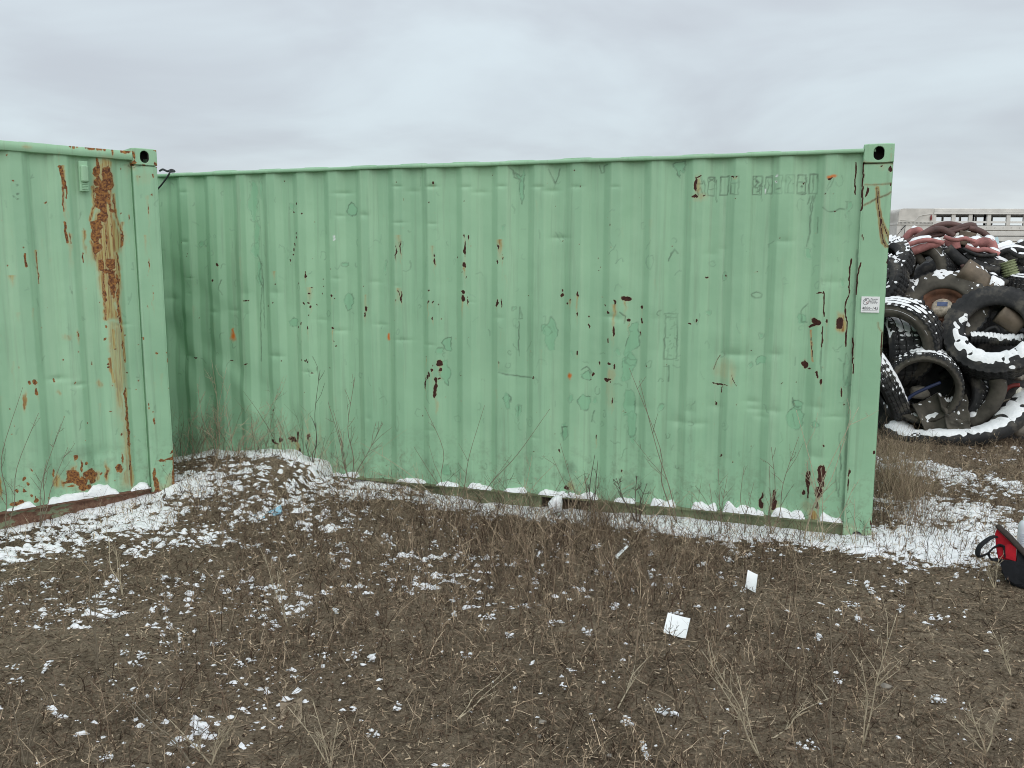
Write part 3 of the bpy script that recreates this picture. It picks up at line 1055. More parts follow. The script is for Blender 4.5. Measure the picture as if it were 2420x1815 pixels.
sp(WA, r8, 'rust', [(1165, 205, 26, 26), (1200, 242, 15, 4), (1262, 280, 9, 22), (1300, 335, 11, 28), (1300, 1060, 30, 55), (1298, 1120, 24, 60), (1280, 1215, 24, 40), (1265, 1310, 15, 25), (1196, 1110, 15, 60), (1196, 1200, 10, 60), (1155, 1212, 9, 20),
                     (1508, 1050, 8, 38), (1503, 1140, 6, 55), (825, 1250, 9, 40), (820, 1310, 18, 35), (927, 1230, 16, 40), (920, 1300, 18, 50), (1455, 425, 5, 35), (1478, 525, 6, 6), (455, 355, 8, 5), (1310, 848, 6, 8), (500, 362, 22, 4), (742, 97, 5, 8), (505, 915, 4, 15), (1690, 1460, 7, 40), (1715, 900, 4, 12), (980, 348, 5, 5), (475, 518, 6, 12), (1100, 350, 6, 4)], .9)
sp(WA, r8, 'stain', [(540, 250, 85, 90, .45), (590, 300, 30, 80, .45), (1200, 1330, 70, 50, .45), (1240, 1390, 40, 40, .8), (930, 1330, 60, 40, .5), (1500, 1500, 60, 60, .35), (1650, 1530, 60, 30, .4)], 1.0)
for p in ([(500, 130), (465, 190), (450, 250)], [(455, 355), (510, 365), (560, 372)], [(595, 290), (605, 330), (628, 372)], [(515, 380), (515, 430)]):
    ln(WA, r8, 'rust', p, .0035, .70)
sp(WA, r5, 'rust', [(388, 750, 8, 62), (381, 880, 14, 18), (393, 902, 8, 10), (372, 1095, 13, 15), (374, 1140, 17, 20), (415, 1130, 5, 8), (414, 1165, 4, 20), (143, 235, 9, 10), (1250, 130, 9, 8), (1145, 1120, 12, 18), (1141, 1084, 6, 6), (1271, 1105, 8, 20), (1193, 1188, 8, 8),
                     (1650, 1155, 36, 20), (1672, 1312, 14, 14), (1562, 1180, 8, 20), (1773, 1215, 8, 15), (1773, 1325, 9, 20), (1520, 1470, 7, 25), (1560, 1400, 9, 40), (641, 845, 5, 22), (646, 750, 4, 20), (685, 825, 4, 10), (148, 812, 5, 12), (149, 855, 5, 22), (640, 1180, 7, 30), (672, 1185, 4, 30),
                     (1270, 1275, 5, 14), (1356, 1285, 6, 8), (1358, 1365, 5, 22), (1270, 1575, 5, 14), (1213, 1155, 4, 10), (190, 1645, 18, 20), (75, 1612, 6, 10), (103, 1080, 7, 9), (99, 1180, 5, 14), (140, 1180, 5, 10), (142, 1305, 4, 14), (181, 1195, 5, 6), (379, 393, 6, 5), (101, 394, 6, 5), (313, 818, 4, 5), (362, 935, 4, 5), (1485, 1210, 5, 8), (1515, 1247, 8, 5), (1763, 1415, 5, 18), (1300, 262, 4, 5), (1525, 575, 4, 5), (1157, 690, 4, 4), (1440, 915, 4, 4), (380, 660, 4, 12), (419, 670, 4, 16)], .9)
for x_, y0_, y1_, w_ in ((380, 910, 985, 12), (370, 1160, 1345, 7), (413, 1180, 1230, 5), (665, 690, 900, 26), (1650, 1180, 1260, 6), (1560, 1200, 1600, 16), (1270, 1120, 1420, 6), (1212, 1160, 1240, 8), (150, 860, 920, 8)):
    X, Z1 = r5(x_, y0_); _, Z0 = r5(x_, y1_); X2, _ = r5(x_+w_, y0_)
    WA.run('stain', X, Z1, Z0, X2-X+.004, .8)
sp(WA, r6, 'rust', [(205, 30, 20, 22), (142, 80, 12, 13), (108, 120, 9, 22), (95, 150, 7, 20), (210, 95, 9, 16), (173, 165, 16, 24), (170, 240, 14, 50), (168, 300, 9, 30), (78, 210, 6, 58), (147, 48, 6, 6), (200, 165, 7, 8), (1620, 165, 19, 14), (1650, 158, 11, 9), (1655, 187, 8, 6), (1636, 30, 14, 9), (1676, 48, 7, 24), (1516, 672, 5, 18), (1275, 1085, 24, 16), (1545, 40, 6, 22), (1492, 130, 10, 9), (1470, 172, 5, 5), (1210, 775, 3, 15), (1665, 345, 3, 20), (1948, 62, 3, 5), (1735, 940, 4, 10), (380, 130, 3, 8), (697, 30, 4, 10), (992, 152, 8, 3)], .9)
sp(WA, r6, 'stain', [(1650, 300, 45, 150, .30), (1320, 1070, 35, 40, .6), (1660, 120, 35, 60, .5), (185, 400, 12, 60, .5)], 1.0)
sp(WA, r6, 'orange', [(1310, 140, 15, 22)], 1.0)
sp(WA, r6, 'crack', [(1312, 132, 8, 5)], 1.0)
sp(WA, r6, 'smudge', [(1300, 930, 45, 45, .55), (1290, 1000, 30, 60, .35), (860, 1010, 20, 30, .4), (235, 930, 16, 35, .4), (850, 920, 20, 30, .35)], 1.0)
sp(WA, r3, 'orange', [(516, 1315, 17, 30), (520, 1278, 8, 20), (1687, 1315, 6, 24)], 1.0)
ln(WA, r3, 'orange', [(1687, 1295), (1686, 1340)], .007, 1)
sp(WA, r3, 'white', [(1285, 565, 7, 8), (1287, 582, 6, 6)], 1.0)
sp(WA, r3, 'rust', [(1077, 860, 8, 14), (1075, 832, 4, 8), (975, 378, 7, 7), (1055, 398, 7, 7), (1010, 315, 4, 4), (945, 740, 5, 5), (1000, 545, 5, 8), (1003, 575, 5, 8), (978, 628, 5, 8), (968, 660, 5, 16), (968, 700, 6, 6), (955, 770, 4, 6), (1095, 1250, 6, 12), (1525, 1105, 9, 22), (1517, 1150, 6, 18), (1303, 1388, 5, 8), (1103, 1160, 4, 6), (420, 775, 8, 12), (384, 893, 8, 8), (1785, 650, 4, 48), (1790, 1020, 6, 40), (1748, 690, 3, 60), (2036, 710, 6, 14), (2039, 762, 4, 20), (1994, 967, 8, 7), (1992, 1058, 5, 12), (2033, 1177, 4, 12), (2032, 160, 8, 10), (1028, 905, 5, 6), (1190, 882, 4, 5), (1193, 938, 6, 6), (1178, 995, 4, 4), (1060, 1065, 5, 12), (1100, 1060, 8, 8), (1108, 1095, 6, 8), (1100, 998, 8, 7), (1150, 1078, 5, 6), (1113, 950, 5, 5), (1267, 1005, 5, 10), (1285, 1030, 5, 6), (850, 925, 5, 4), (830, 1062, 5, 6), (785, 1080, 4, 12), (1280, 1250, 10, 9), (1048, 1210, 4, 10), (1020, 1240, 4, 8), (1290, 1350, 4, 8), (1045, 1488, 4, 6), (1075, 1490, 5, 4), (1745, 155, 4, 7), (1993, 312, 5, 4), (1770, 985, 4, 20), (1748, 1040, 4, 8), (245, 1478, 8, 5), (505, 1495, 14, 5), (630, 1518, 14, 3), (630, 1040, 24, 5), (1115, 1592, 12, 5)], .9)
for x_, y0_, y1_, w_ in ((1770, 560, 800, 26), (1772, 960, 1110, 24), (1520, 1010, 1270, 14), (1100, 950, 1130, 22), (1076, 880, 930, 6), (1095, 1260, 1380, 8), (2020, 640, 790, 18), (840, 830, 920, 20)):
    X, Z1 = r3(x_, y0_); _, Z0 = r3(x_, y1_); X2, _ = r3(x_+w_, y0_)
    WA.run('stain', X, Z1, Z0, X2-X, .6)
sp(WA, r4, 'rust', [(820, 608, 12, 14), (890, 602, 11, 16), (850, 622, 28, 8), (960, 590, 22, 12), (985, 605, 14, 10), (962, 612, 8, 8), (1007, 580, 7, 38), (1100, 562, 13, 12), (1097, 590, 6, 12), (835, 370, 8, 6), (1018, 680, 8, 20), (1255, 60, 5, 6), (1090, 15, 4, 6), (1065, 8, 5, 5), (1945, 430, 4, 8)], .95)
sp(WA, r4, 'stain', [(1000, 640, 12, 50, .7), (1100, 620, 10, 40, .5), (880, 660, 12, 40, .5), (1095, 480, 8, 90, .4), (1170, 560, 14, 80, .35)], 1.0)
# flakes of the top coat
for rg, pts in ((r6, [(1745, 0), (1860, 0), (1838, 80), (1800, 170), (1745, 195)]), (r6, blob(1805, 370, 55, 135)), (r6, blob(1820, 540, 50, 100)), (r6, [(1790, 640), (1850, 640), (1845, 700), (1832, 750), (1810, 715)]), (r6, blob(1425, 365, 46, 75)), (r6, blob(1440, 135, 35, 45)), (r6, blob(1310, 330, 25, 38)),
                (r6, blob(775, 350, 34, 65)), (r6, blob(1255, 615, 28, 65)), (r6, blob(858, 440, 24, 65)), (r6, blob(1510, 350, 20, 40)), (r6, blob(240, 100, 45, 105)), (r5, blob(1055, 1420, 45, 125)), (r5, blob(1020, 1400, 40, 60)), (r5, blob(245, 1512, 30, 55)), (r5, blob(186, 1555, 25, 40)), (r5, [(1690, 1340), (1745, 1340), (1758, 1530), (1700, 1560), (1640, 1655), (1640, 1560)]),
                (r5, blob(1680, 1630, 50, 60)), (r5, [(770, 150), (820, 180), (860, 110), (840, 200), (845, 350), (825, 400), (810, 330), (812, 210)]), (r5, blob(680, 600, 17, 38)), (r5, blob(1590, 1565, 18, 35)), (r5, blob(1235, 1580, 15, 30)), (r5, blob(770, 1235, 16, 22)), (r7, [(120, 210), (222, 200), (215, 300), (195, 285), (175, 325), (150, 280)]), (r7, [(1495, 500), (1540, 515), (1520, 600), (1525, 710), (1490, 620)]),
                (r8, blob(1095, 640, 68, 90)), (r8, blob(1110, 520, 45, 45)), (r8, blob(815, 170, 45, 45)), (r8, blob(1245, 685, 30, 30)), (r8, blob(1490, 180, 14, 40)), (r8, blob(1500, 340, 22, 60)), (r8, blob(30, 545, 25, 32)), (r8, blob(735, 205, 16, 22)), (r3, blob(675, 300, 32, 150, 13, .2)), (r3, blob(695, 560, 24, 110, 13, .2)), (r3, blob(1410, 355, 38, 45)), (r3, blob(725, 200, 12, 75)), (r3, blob(690, 660, 26, 60)), (r3, blob(715, 850, 22, 90)),
                (r3, blob(975, 1205, 40, 28)), (r3, blob(1385, 1050, 30, 55)), (r3, blob(1362, 770, 18, 22)), (r3, blob(1660, 800, 10, 55)), (r3, blob(283, 620, 14, 20)), (r3, blob(960, 345, 22, 22)), (r4, blob(2115, 840, 35, 45)), (r7, blob(1455, 1175, 22, 30)), (r7, blob(1145, 1440, 38, 38)), (r7, blob(405, 1390, 22, 32)), (r7, blob(820, 1575, 22, 30)), (r7, blob(1190, 930, 30, 60)), (r7, blob(535, 1100, 18, 40))):
    big = max(p[0] for p in pts)-min(p[0] for p in pts) > 62
    pk(WA, rg, pts, .85 if big else .55, .95 if big else .55)
for rg, pts in ((r5, [(1040, 130), (1065, 190), (1090, 242), (1115, 180), (1125, 125)]), (r5, [(1440, 100), (1450, 160), (1475, 155), (1480, 100), (1510, 90)]), (r5, [(725, 110), (760, 140), (770, 190), (805, 208)]), (r5, [(1985, 850), (2005, 790), (2032, 762), (2055, 795)]), (r5, [(805, 1310), (812, 1215), (830, 1305), (805, 1310)]), (r5, [(805, 1330), (800, 1480), (805, 1600)]), (r7, [(95, 980), (115, 930), (142, 895), (168, 930)]),
                (r7, [(745, 1250), (785, 1228), (828, 1245), (825, 1275), (780, 1280), (745, 1262), (745, 1250)]), (r7, [(1230, 470), (1210, 560), (1215, 620), (1205, 760), (1180, 870)]), (r7, [(1270, 640), (1268, 760)]), (r7, [(1310, 565), (1350, 600), (1405, 590), (1440, 570), (1478, 580)]), (r7, [(1185, 1320), (1140, 1380), (1140, 1460), (1185, 1470)]), (r6, [(1405, 90), (1440, 60), (1500, 130)]), (r6, [(1280, 570), (1225, 575), (1240, 690), (1330, 850), (1385, 1040)][:3]), (r6, [(700, 110), (860, 145), (1010, 155)]), (r6, [(1500, 440), (1480, 530)]),
                (r5, [(1600, 1255), (1645, 1290), (1640, 1340)]), (r3, [(725, 760), (745, 900), (750, 1100), (755, 1250)]), (r3, [(735, 950), (725, 1200), (730, 1500)]), (r3, [(700, 700), (735, 780), (710, 860), (745, 950)]), (r3, [(440, 890), (425, 960), (450, 1000)]), (r8, [(95, 220), (90, 340)]), (r8, [(1070, 470), (1090, 540), (1140, 540)]), (r6, [(860, 530), (858, 400)]), (r8, [(1475, 200), (1470, 330), (1485, 370), (1510, 300)]), (r8, [(1410, 1020), (1415, 1200)]), (r8, [(1440, 750), (1450, 1000), (1430, 1250)])):
    ln(WA, rg, 'crack', pts, .0042, .85)
# container number: vinyl characters painted over, only edges and cracks left
for x0, x1, y0, y1, s_ in ((375, 465, 205, 430, .8), (525, 640, 195, 425, .95), (660, 770, 190, 415, .9), (935, 1055, 190, 415, .75), (1090, 1190, 190, 410, .8), (1210, 1310, 180, 405, .4), (1345, 1465, 175, 405, .4), (1490, 1605, 175, 405, .95), (1640, 1755, 165, 405, .85)):
    sl = 12
    ln(WA, rid, 'crack', [(x0+sl, y0), (x1, y0-4), (x1-sl, y1), (x0, y1), (x0+sl, y0)], .0038, s_)
for p in ([(1490, 265), (1600, 265)], [(1700, 175), (1695, 300), (1680, 400)], [(390, 210), (470, 260)], [(470, 205), (380, 265)], [(375, 350), (465, 350)], [(330, 240), (345, 300), (340, 420)], [(265, 420), (250, 370), (290, 325), (310, 400)], [(300, 200), (320, 280), (250, 290)], [(665, 270), (770, 265)], [(720, 270), (720, 400)], [(1100, 200), (1190, 205)], [(1130, 230), (1150, 300), (1110, 390)], [(960, 220), (1010, 260), (950, 320), (1000, 330), (1040, 280), (1020, 370), (990, 380)], [(1500, 390), (1560, 380), (1600, 400)], [(1950, 220), (1910, 320), (1880, 365)], [(1925, 215), (1880, 300), (1870, 350)], [(1380, 200), (1420, 230), (1380, 300), (1380, 400)], [(1240, 350), (1290, 345)], [(480, 240), (490, 330), (475, 430), (495, 500)], [(1660, 430), (1625, 530)], [(1715, 420), (1690, 540), (1680, 620)]):
    ln(WA, rid, 'crack', p, .0036, .75)
sp(WA, rid, 'crack', [(1590, 200, 16, 12), (1550, 315, 20, 14), (1560, 395, 28, 14), (985, 215, 22, 15), (1000, 255, 22, 12), (1437, 270, 10, 12), (1035, 300, 10, 18), (1940, 410, 8, 9), (1845, 408, 7, 9)], .9)
sp(WA, rid, 'rust', [(230, 205, 6, 30), (280, 185, 30, 8), (230, 440, 30, 12), (350, 435, 22, 8), (188, 447, 10, 12), (215, 350, 8, 10), (225, 255, 10, 20), (717, 463, 8, 7), (690, 188, 18, 6), (748, 185, 14, 8), (1910, 208, 34, 7)], .8)
sp(WA, rid, 'orange', [(1925, 193, 40, 11)], 1.0)
sp(WA, rid, 'white', [(1250, 190, 10, 14), (1238, 262, 13, 8), (1094, 375, 4, 26)], 1.0)
ln(WA, rid, 'orange', [(1885, 196), (1965, 190)], .009, .95)
# small rectangular ghost of a removed plate
for p in ([(62, 1400), (165, 1400)], [(72, 1410), (62, 1655)], [(160, 1410), (162, 1655)], [(80, 1430), (155, 1430)]):
    ln(WA, r7, 'crack', p, .0045, .65)
for p in ([(62, 0), (60, 165), (155, 165), (160, 0)],):
    ln(WA, r8, 'crack', p, .0045, .8)
for i in range(26):
    x_, y_ = rnd.uniform(72, 158), rnd.uniform(1400, 1850)
    ln(WA, r7, 'crack', [(x_, y_), (x_+rnd.uniform(-30, 30), y_+rnd.uniform(-20, 20))], .0035, .5)
# random nicks, blisters and hairline cracks
for i in range(150):
    X, Z = rnd.uniform(-5.9, -.2), rnd.uniform(.2, 2.5)
    WA.spot('rust', X, Z, rnd.uniform(.003, .0055), rnd.uniform(.003, .008), rnd.uniform(.4, .8))
for i in range(150):
    X, Z = rnd.uniform(-5.9, -.2), .2+2.2*rnd.random()**1.7
    rr_ = rnd.uniform(.012, .034)
    pts = blob(X, Z, rr_*rnd.uniform(.5, 1), rr_*rnd.uniform(.8, 1.5), 9, .3)
    m_ = rnd.randint(4, 9)
    WA.line('crack', (pts+pts)[rnd.randint(0, 8):][:m_], .0034, rnd.uniform(.2, .55))
for i in range(160):
    X, Z = rnd.uniform(-5.9, -.2), rnd.uniform(.2, 2.5)
    p = [(X, Z)]
    a = rnd.uniform(0, 6.28)
    for _ in range(rnd.randint(2, 5)):
        a += rnd.uniform(-.9, .9); s_ = rnd.uniform(.01, .03)
        p.append((p[-1][0]+math.cos(a)*s_*.6, p[-1][1]+math.sin(a)*s_))
    WA.line('crack', p, .0032, rnd.uniform(.2, .5))
for i in range(45):
    X = BUMP0-PITCH*rnd.randint(0, 19)+rnd.uniform(-.05, .05); Z = rnd.uniform(.5, 2.4)
    WA.run('stain', X, Z, Z-rnd.uniform(.1, .4), rnd.uniform(.006, .016), rnd.uniform(.12, .35))
for i in range(30):
    X = rnd.uniform(-5.8, -.3)
    WA.spot('smudge', X, rnd.uniform(.16, .32), rnd.uniform(.03, .10), rnd.uniform(.02, .06), rnd.uniform(.15, .38))

# dents pressed into the long side: x, z, half sizes, depth (metres), tilt
DENTS = []
for rg, lst in ((r3, [(160, 235, 30, 12, .010), (1760, 190, 35, 10, .012), (2015, 190, 35, 10, .012), (1350, 240, 60, 14, .010), (1870, 225, 50, 18, .010), (1510, 405, 32, 22, .014), (1330, 410, 28, 12, .010), (1770, 462, 45, 10, .010), (620, 990, 40, 50, .018), (845, 985, 40, 40, .018), (850, 1460, 50, 20, .014), (1090, 1580, 40, 14, .012), (170, 605, 28, 14, .012), (1300, 880, 30, 14, .008), (1190, 1190, 40, 14, .008), (1330, 1270, 50, 18, .012), (1590, 905, 40, 20, .008), (1630, 1225, 40, 14, .010), (530, 1120, 40, 20, .012), (380, 1130, 35, 20, .014), (60, 1030, 40, 30, .020), (190, 1460, 40, 30, .016), (1800, 1340, 60, 14, .008)]),
                (r5, [(130, 270, 40, 14, .012), (395, 270, 40, 14, .012), (500, 310, 55, 18, .010), (675, 265, 38, 14, .012), (960, 270, 45, 14, .012), (1060, 300, 60, 22, .014), (1265, 270, 45, 14, .010), (1570, 270, 40, 12, .008), (130, 560, 40, 12, .008), (1130, 670, 70, 20, .010), (1530, 1290, 55, 25, .014), (1590, 1310, 40, 30, .010)]),
                (r7, [(1010, 830, 70, 30, .012), (430, 930, 60, 50, .010), (520, 890, 40, 40, .008), (1380, 1150, 90, 40, .008)]),
                (r8, [(620, 130, 110, 45, .018), (930, 125, 60, 40, .016), (750, 500, 60, 30, .016), (260, 570, 50, 55, .016), (180, 660, 70, 40, .014), (330, 670, 60, 30, .014), (760, 560, 60, 25, .012), (910, 570, 70, 35, .014), (1250, 930, 70, 50, .018), (1250, 540, 70, 40, .014), (830, 620, 60, 30, .010), (600, 250, 60, 90, .012), (470, 540, 60, 40, .010), (1400, 620, 90, 20, .006)]),
                (r6, [(120, 600, 45, 16, .007), (1000, 660, 45, 16, .007), (1290, 930, 50, 50, .012), (1850, 400, 100, 60, .010)])):
    for x_, y_, rx, ry, d_ in lst:
        X, Z = rg(x_, y_); X2, _ = rg(x_+rx, y_); _, Z2 = rg(x_, y_-ry)
        DENTS.append((X, Z, abs(X2-X), abs(Z2-Z), d_))
for i in range(14):
    X = BUMP0-PITCH*rnd.randint(0, 19)+rnd.uniform(-.03, .03)
    DENTS.append((X, rnd.uniform(.3, 2.4), rnd.uniform(.02, .045), rnd.uniform(.006, .03), rnd.uniform(.003, .009)))


def dents_long(X, Z):
    y = 0.0065*fbm(X*0.9, Z*0.9, 60, 3)+0.0022*nz(X*3.5, Z*1.9, 61)+0.0010*nz(X*7, Z*4.5, 63)+0.0012*nz(X*15, Z*8, 62)
    for i, (x, z, rx, rz, d) in enumerate(DENTS):
        m = (np.abs(X-x) < rx*2.2) & (np.abs(Z-z) < rz*2.6)
        if not m.any(): continue
        e = np.exp(-((X[m]-x)/rx)**2-np.abs((Z[m]-z)/rz)**1.4)
        y[m] += d*(0.55 if rx < .06 else 0.8)*e
    # the crumpled ribs beside the corner of the other box
    for x0, z0, x1, z1, w, d in ((-5.75, 1.95, -5.35, 1.55, .10, .020), (-5.6, 1.30, -5.2, .75, .09, .028), (-5.75, .95, -5.45, 1.35, .08, .022), (-5.2, 1.15, -4.9, .95, .08, .018), (-5.0, .95, -4.75, .60, .08, .020), (-5.65, .5, -5.3, .75, .10, .020), (-4.65, .85, -4.4, .6, .06, .010), (-5.3, 1.65, -5.05, 1.45, .07, .012)):
        L2 = (x1-x0)**2+(z1-z0)**2
        t = np.clip(((X-x0)*(x1-x0)+(Z-z0)*(z1-z0))/L2, 0, 1)
        dd = np.hypot(X-x0-t*(x1-x0), Z-z0-t*(z1-z0))
        y += .6*d*np.exp(-(dd/w)**2)*np.sign(nz(np.array(x0*7), np.array(z0*5), 3)+.35)
    edge = sstep(.15, .25, Z)*sstep(HGT-.05, HGT-.13, Z)
    y = y*edge
    base = corr(X)
    return np.clip(base+y, -.001, .075)-base


main_root = empty('shipping_container', 'long pale green shipping container with peeling paint, standing across the picture', 'container', (LEN, 0, 0), 'green shipping containers')
PC = (at(1277, 1180, 0)[0]-LEN, at(1389, 1190, 0)[0]-LEN)
build_container(main_root, WA, M['paint'], -LEN+.178, -.180, 0.0062, dents_long, 'thin', 3, [(-LEN-PC[1], -LEN-PC[0]), PC], M['railgreen'])

# ---- wear of the other container, whose near end and corner show at the left
_nb = np.cross(B_EX, B_EZ)


def faceB(u, v):
    d = ray(u, v)
    P = CAM+d*(((B_O-CAM)@_nb)/(d@_nb))-B_O
    return float(P@B_EX), float(P@B_EZ)


r1 = reg(0, 280, 3.456, faceB); r2 = reg(0, 760, 2.9625, faceB)
WB = Wear()
yel = [(775, 330), (930, 335), (935, 560), (955, 800), (1030, 960), (1030, 1060), (985, 1110), (990, 1330), (985, 1500), (1000, 1655)]
yel2 = [(855, 1655), (850, 1500), (815, 1250), (770, 1130), (750, 950), (755, 820), (790, 700), (775, 520)]
WB.poly('stain', [r1(*p) for p in yel+yel2], .85)
WB.poly('stain', [r2(*p) for p in [(745, -10), (885, -10), (885, 280), (895, 480), (905, 800), (925, 1000), (938, 1160), (830, 1165), (850, 950), (838, 760), (800, 460), (765, 250)]], .62)
for x_, y0_, y1_, w_, k_ in ((700, 920, 1200, 14, .9), (510, 390, 1010, 16, .9), (570, 950, 1240, 22, .6), (310, 1080, 1360, 12, .7), (100, 1290, 1340, 26, .7), (1205, 640, 1240, 8, .5), (1185, 960, 1100, 12, .6), (1130, 470, 520, 16, .6), (1050, 380, 500, 18, .4), (275, 1560, 1650, 10, .5), (150, 1590, 1650, 12, .4), (1010, 850, 1180, 18, .7), (430, 1150, 1220, 10, .3), (1175, 385, 470, 10, .5)):
    X, Z1 = r1(x_, y0_); _, Z0 = r1(x_, y1_); X2, _ = r1(x_+w_, y0_)
    WB.run('stain', X, Z1, Z0-.05, abs(X2-X)+.004, k_)
ln(WB, r1, 'rust', [(500, 395), (515, 480), (538, 560)], .011, 1.0); ln(WB, r1, 'rust', [(515, 560), (520, 700), (525, 760)], .005, .8); ln(WB, r1, 'rust', [(550, 560), (545, 650)], .005, .8)
ln(WB, r1, 'rust', [(530, 850), (545, 960), (552, 1010)], .008, .85); ln(WB, r1, 'rust', [(568, 940), (585, 1020)], .005, .7)
ln(WB, r1, 'rust', [(205, 1110), (210, 1160), (218, 1210)], .007, .85); ln(WB, r1, 'rust', [(690, 1100), (695, 1170)], .006, .7); ln(WB, r1, 'rust', [(310, 1090), (322, 1230), (332, 1350)], .005, .62)
sp(WB, r1, 'rust', [(880, 460, 45, 65), (895, 530, 30, 50), (850, 560, 35, 50), (790, 430, 18, 40), (800, 510, 24, 22), (810, 620, 28, 65), (850, 720, 26, 85), (845, 800, 28, 40), (800, 360, 12, 40), (870, 620, 20, 60), (905, 1190, 28, 42), (840, 1200, 18, 40), (870, 1250, 22, 20), (915, 1310, 32, 60, .75), (920, 1400, 28, 70, .62), (858, 1490, 15, 16), (860, 1430, 10, 40), (965, 1330, 10, 60, .8), (960, 1450, 10, 60, .8), (965, 1590, 8, 40, .9), (990, 1640, 9, 20), (915, 757, 10, 9), (868, 985, 9, 40), (920, 967, 8, 8), (800, 930, 35, 60, .62), (785, 970, 25, 25, .8), (820, 1050, 20, 50, .7), (900, 690, 6, 40), (935, 720, 7, 60, .85), (760, 880, 14, 60, .6), (970, 1150, 8, 60, .7), (490, 400, 10, 16), (205, 1068, 8, 5), (1090, 290, 14, 30), (1090, 350, 16, 20), (1175, 372, 18, 6), (1275, 380, 10, 14), (480, 280, 16, 12), (870, 308, 16, 9), (600, 240, 40, 4), (760, 250, 70, 6), (860, 258, 60, 7), (910, 280, 12, 12), (1030, 280, 20, 16), (1250, 245, 20, 5), (1010, 265, 60, 5), (530, 265, 10, 9), (110, 515, 10, 6), (1235, 632, 6, 6), (1070, 800, 4, 22), (1180, 1305, 6, 6), (1210, 740, 4, 40, .7), (1215, 1180, 4, 40, .7), (1245, 1420, 4, 30, .7), (1215, 1515, 6, 20, .7), (1150, 480, 8, 8, .7)], .95)
for pts, k_ in (([(835, 400), (870, 395), (922, 430), (925, 490), (910, 570), (872, 600), (845, 540), (835, 470)], 1.0), ([(768, 400), (795, 418), (802, 470), (822, 500), (822, 540), (775, 532), (790, 480), (765, 450)], 1.0), ([(785, 556), (832, 560), (842, 620), (830, 690), (795, 676), (785, 610)], 1.0), ([(790, 690), (872, 655), (884, 760), (866, 835), (838, 835), (818, 760)], .78),
                ([(808, 1148), (852, 1160), (858, 1242), (825, 1240)], .95), ([(872, 1150), (938, 1150), (938, 1225), (898, 1232)], .95), ([(752, 830), (830, 800), (838, 900), (820, 1020), (815, 1110), (780, 1080), (756, 960)], .62), ([(885, 1235), (950, 1235), (960, 1330), (945, 1420), (900, 1400)], .60), ([(985, 880), (1030, 930), (1030, 1060), (995, 1070)], .55)):
    WB.poly('rust', [r1(*p) for p in pts], k_)
for p in ([(940, 620), (955, 800), (1000, 900)], [(770, 560), (785, 700), (752, 830)], [(860, 840), (870, 1000), (865, 1120)], [(905, 560), (905, 760), (920, 960)], [(960, 1100), (985, 1300), (962, 1500), (990, 1655)], [(850, 1240), (862, 1480), (870, 1640)], [(760, 1000), (800, 1140)]):
    ln(WB, r1, 'stain', p, .012, 1.0); ln(WB, r1, 'rust', p, .006, .55)
for p in ([(850, -10), (870, 150), (882, 280)], [(885, 480), (900, 740), (915, 980), (930, 1150)], [(795, 60), (800, 180)], [(770, 260), (800, 420)]):
    ln(WB, r2, 'stain', p, .010, 1.0)
sp(WB, r1, 'stain', [(1180, 480, 60, 60, .3), (215, 230, 30, 20, .6), (1090, 380, 30, 40, .5)], 1.0)
sp(WB, r1, 'crack', [(110, 515, 22, 8), (145, 545, 18, 8), (150, 600, 18, 10), (125, 640, 18, 8), (150, 645, 12, 8), (1100, 380, 90, 4)], .7)
sp(WB, r2, 'rust', [(520, 1085, 34, 45), (570, 1125, 40, 30), (600, 1165, 40, 22), (640, 1075, 44, 32), (655, 1110, 24, 24), (480, 1130, 30, 10), (510, 1160, 16, 8), (575, 1020, 7, 45, .9), (250, 430, 18, 18), (262, 490, 11, 22), (207, 435, 8, 12), (830, 1025, 20, 22), (845, 1045, 14, 10), (535, 955, 14, 16), (605, 1000, 9, 9), (1078, 1070, 10, 40), (1095, 1140, 14, 50), (1100, 1180, 18, 14), (720, 1070, 9, 12), (760, 1075, 8, 40, .7), (110, 1285, 22, 16), (170, 1275, 30, 11), (255, 1255, 13, 16), (180, 1115, 10, 16), (212, 1150, 8, 12), (128, 1192, 14, 6), (183, 1192, 9, 7), (222, 1222, 7, 10), (345, 1235, 8, 10), (380, 1060, 8, 30, .8), (745, 40, 8, 8), (745, 125, 8, 8), (815, 195, 13, 6), (850, 30, 6, 60, .8), (865, 160, 5, 40, .8), (880, 270, 8, 8), (767, 298, 8, 7), (775, 325, 7, 9), (885, 530, 9, 60), (890, 640, 10, 60), (898, 720, 9, 40), (905, 790, 8, 40), (910, 850, 9, 30), (915, 1010, 8, 50, .8), (860, 785, 8, 6), (860, 960, 6, 50, .7), (1100, 230, 10, 9), (1175, 225, 8, 8), (1180, 268, 7, 18), (1190, 468, 6, 6), (1080, 630, 9, 5), (1052, 610, 4, 10), (1080, 700, 6, 30, .8), (1008, 113, 8, 10), (560, 95, 6, 30, .7), (650, 300, 6, 12, .7), (785, 625, 10, 6, .7), (1230, 930, 8, 30), (1222, 1000, 14, 60), (1225, 1090, 18, 60), (1228, 1160, 22, 50), (1150, 965, 48, 5), (1200, 960, 26, 10), (1205, 915, 14, 6)], .95)
sp(WB, r2, 'stain', [(410, 1120, 28, 45, 1.0), (460, 1140, 20, 30, .8), (525, 1040, 18, 30, .8), (180, 560, 14, 70, .9), (5, 1150, 14, 80, 1.), (760, 1060, 16, 70, .8), (930, 1080, 14, 90, .8), (425, 500, 14, 25, .6), (710, 440, 24, 26, .6), (480, 105, 40, 20, .5), (555, 110, 8, 50, .6), (1150, 1170, 90, 40, .5), (1190, 1110, 30, 60, .5), (690, 1080, 22, 40, .7)], 1.0)
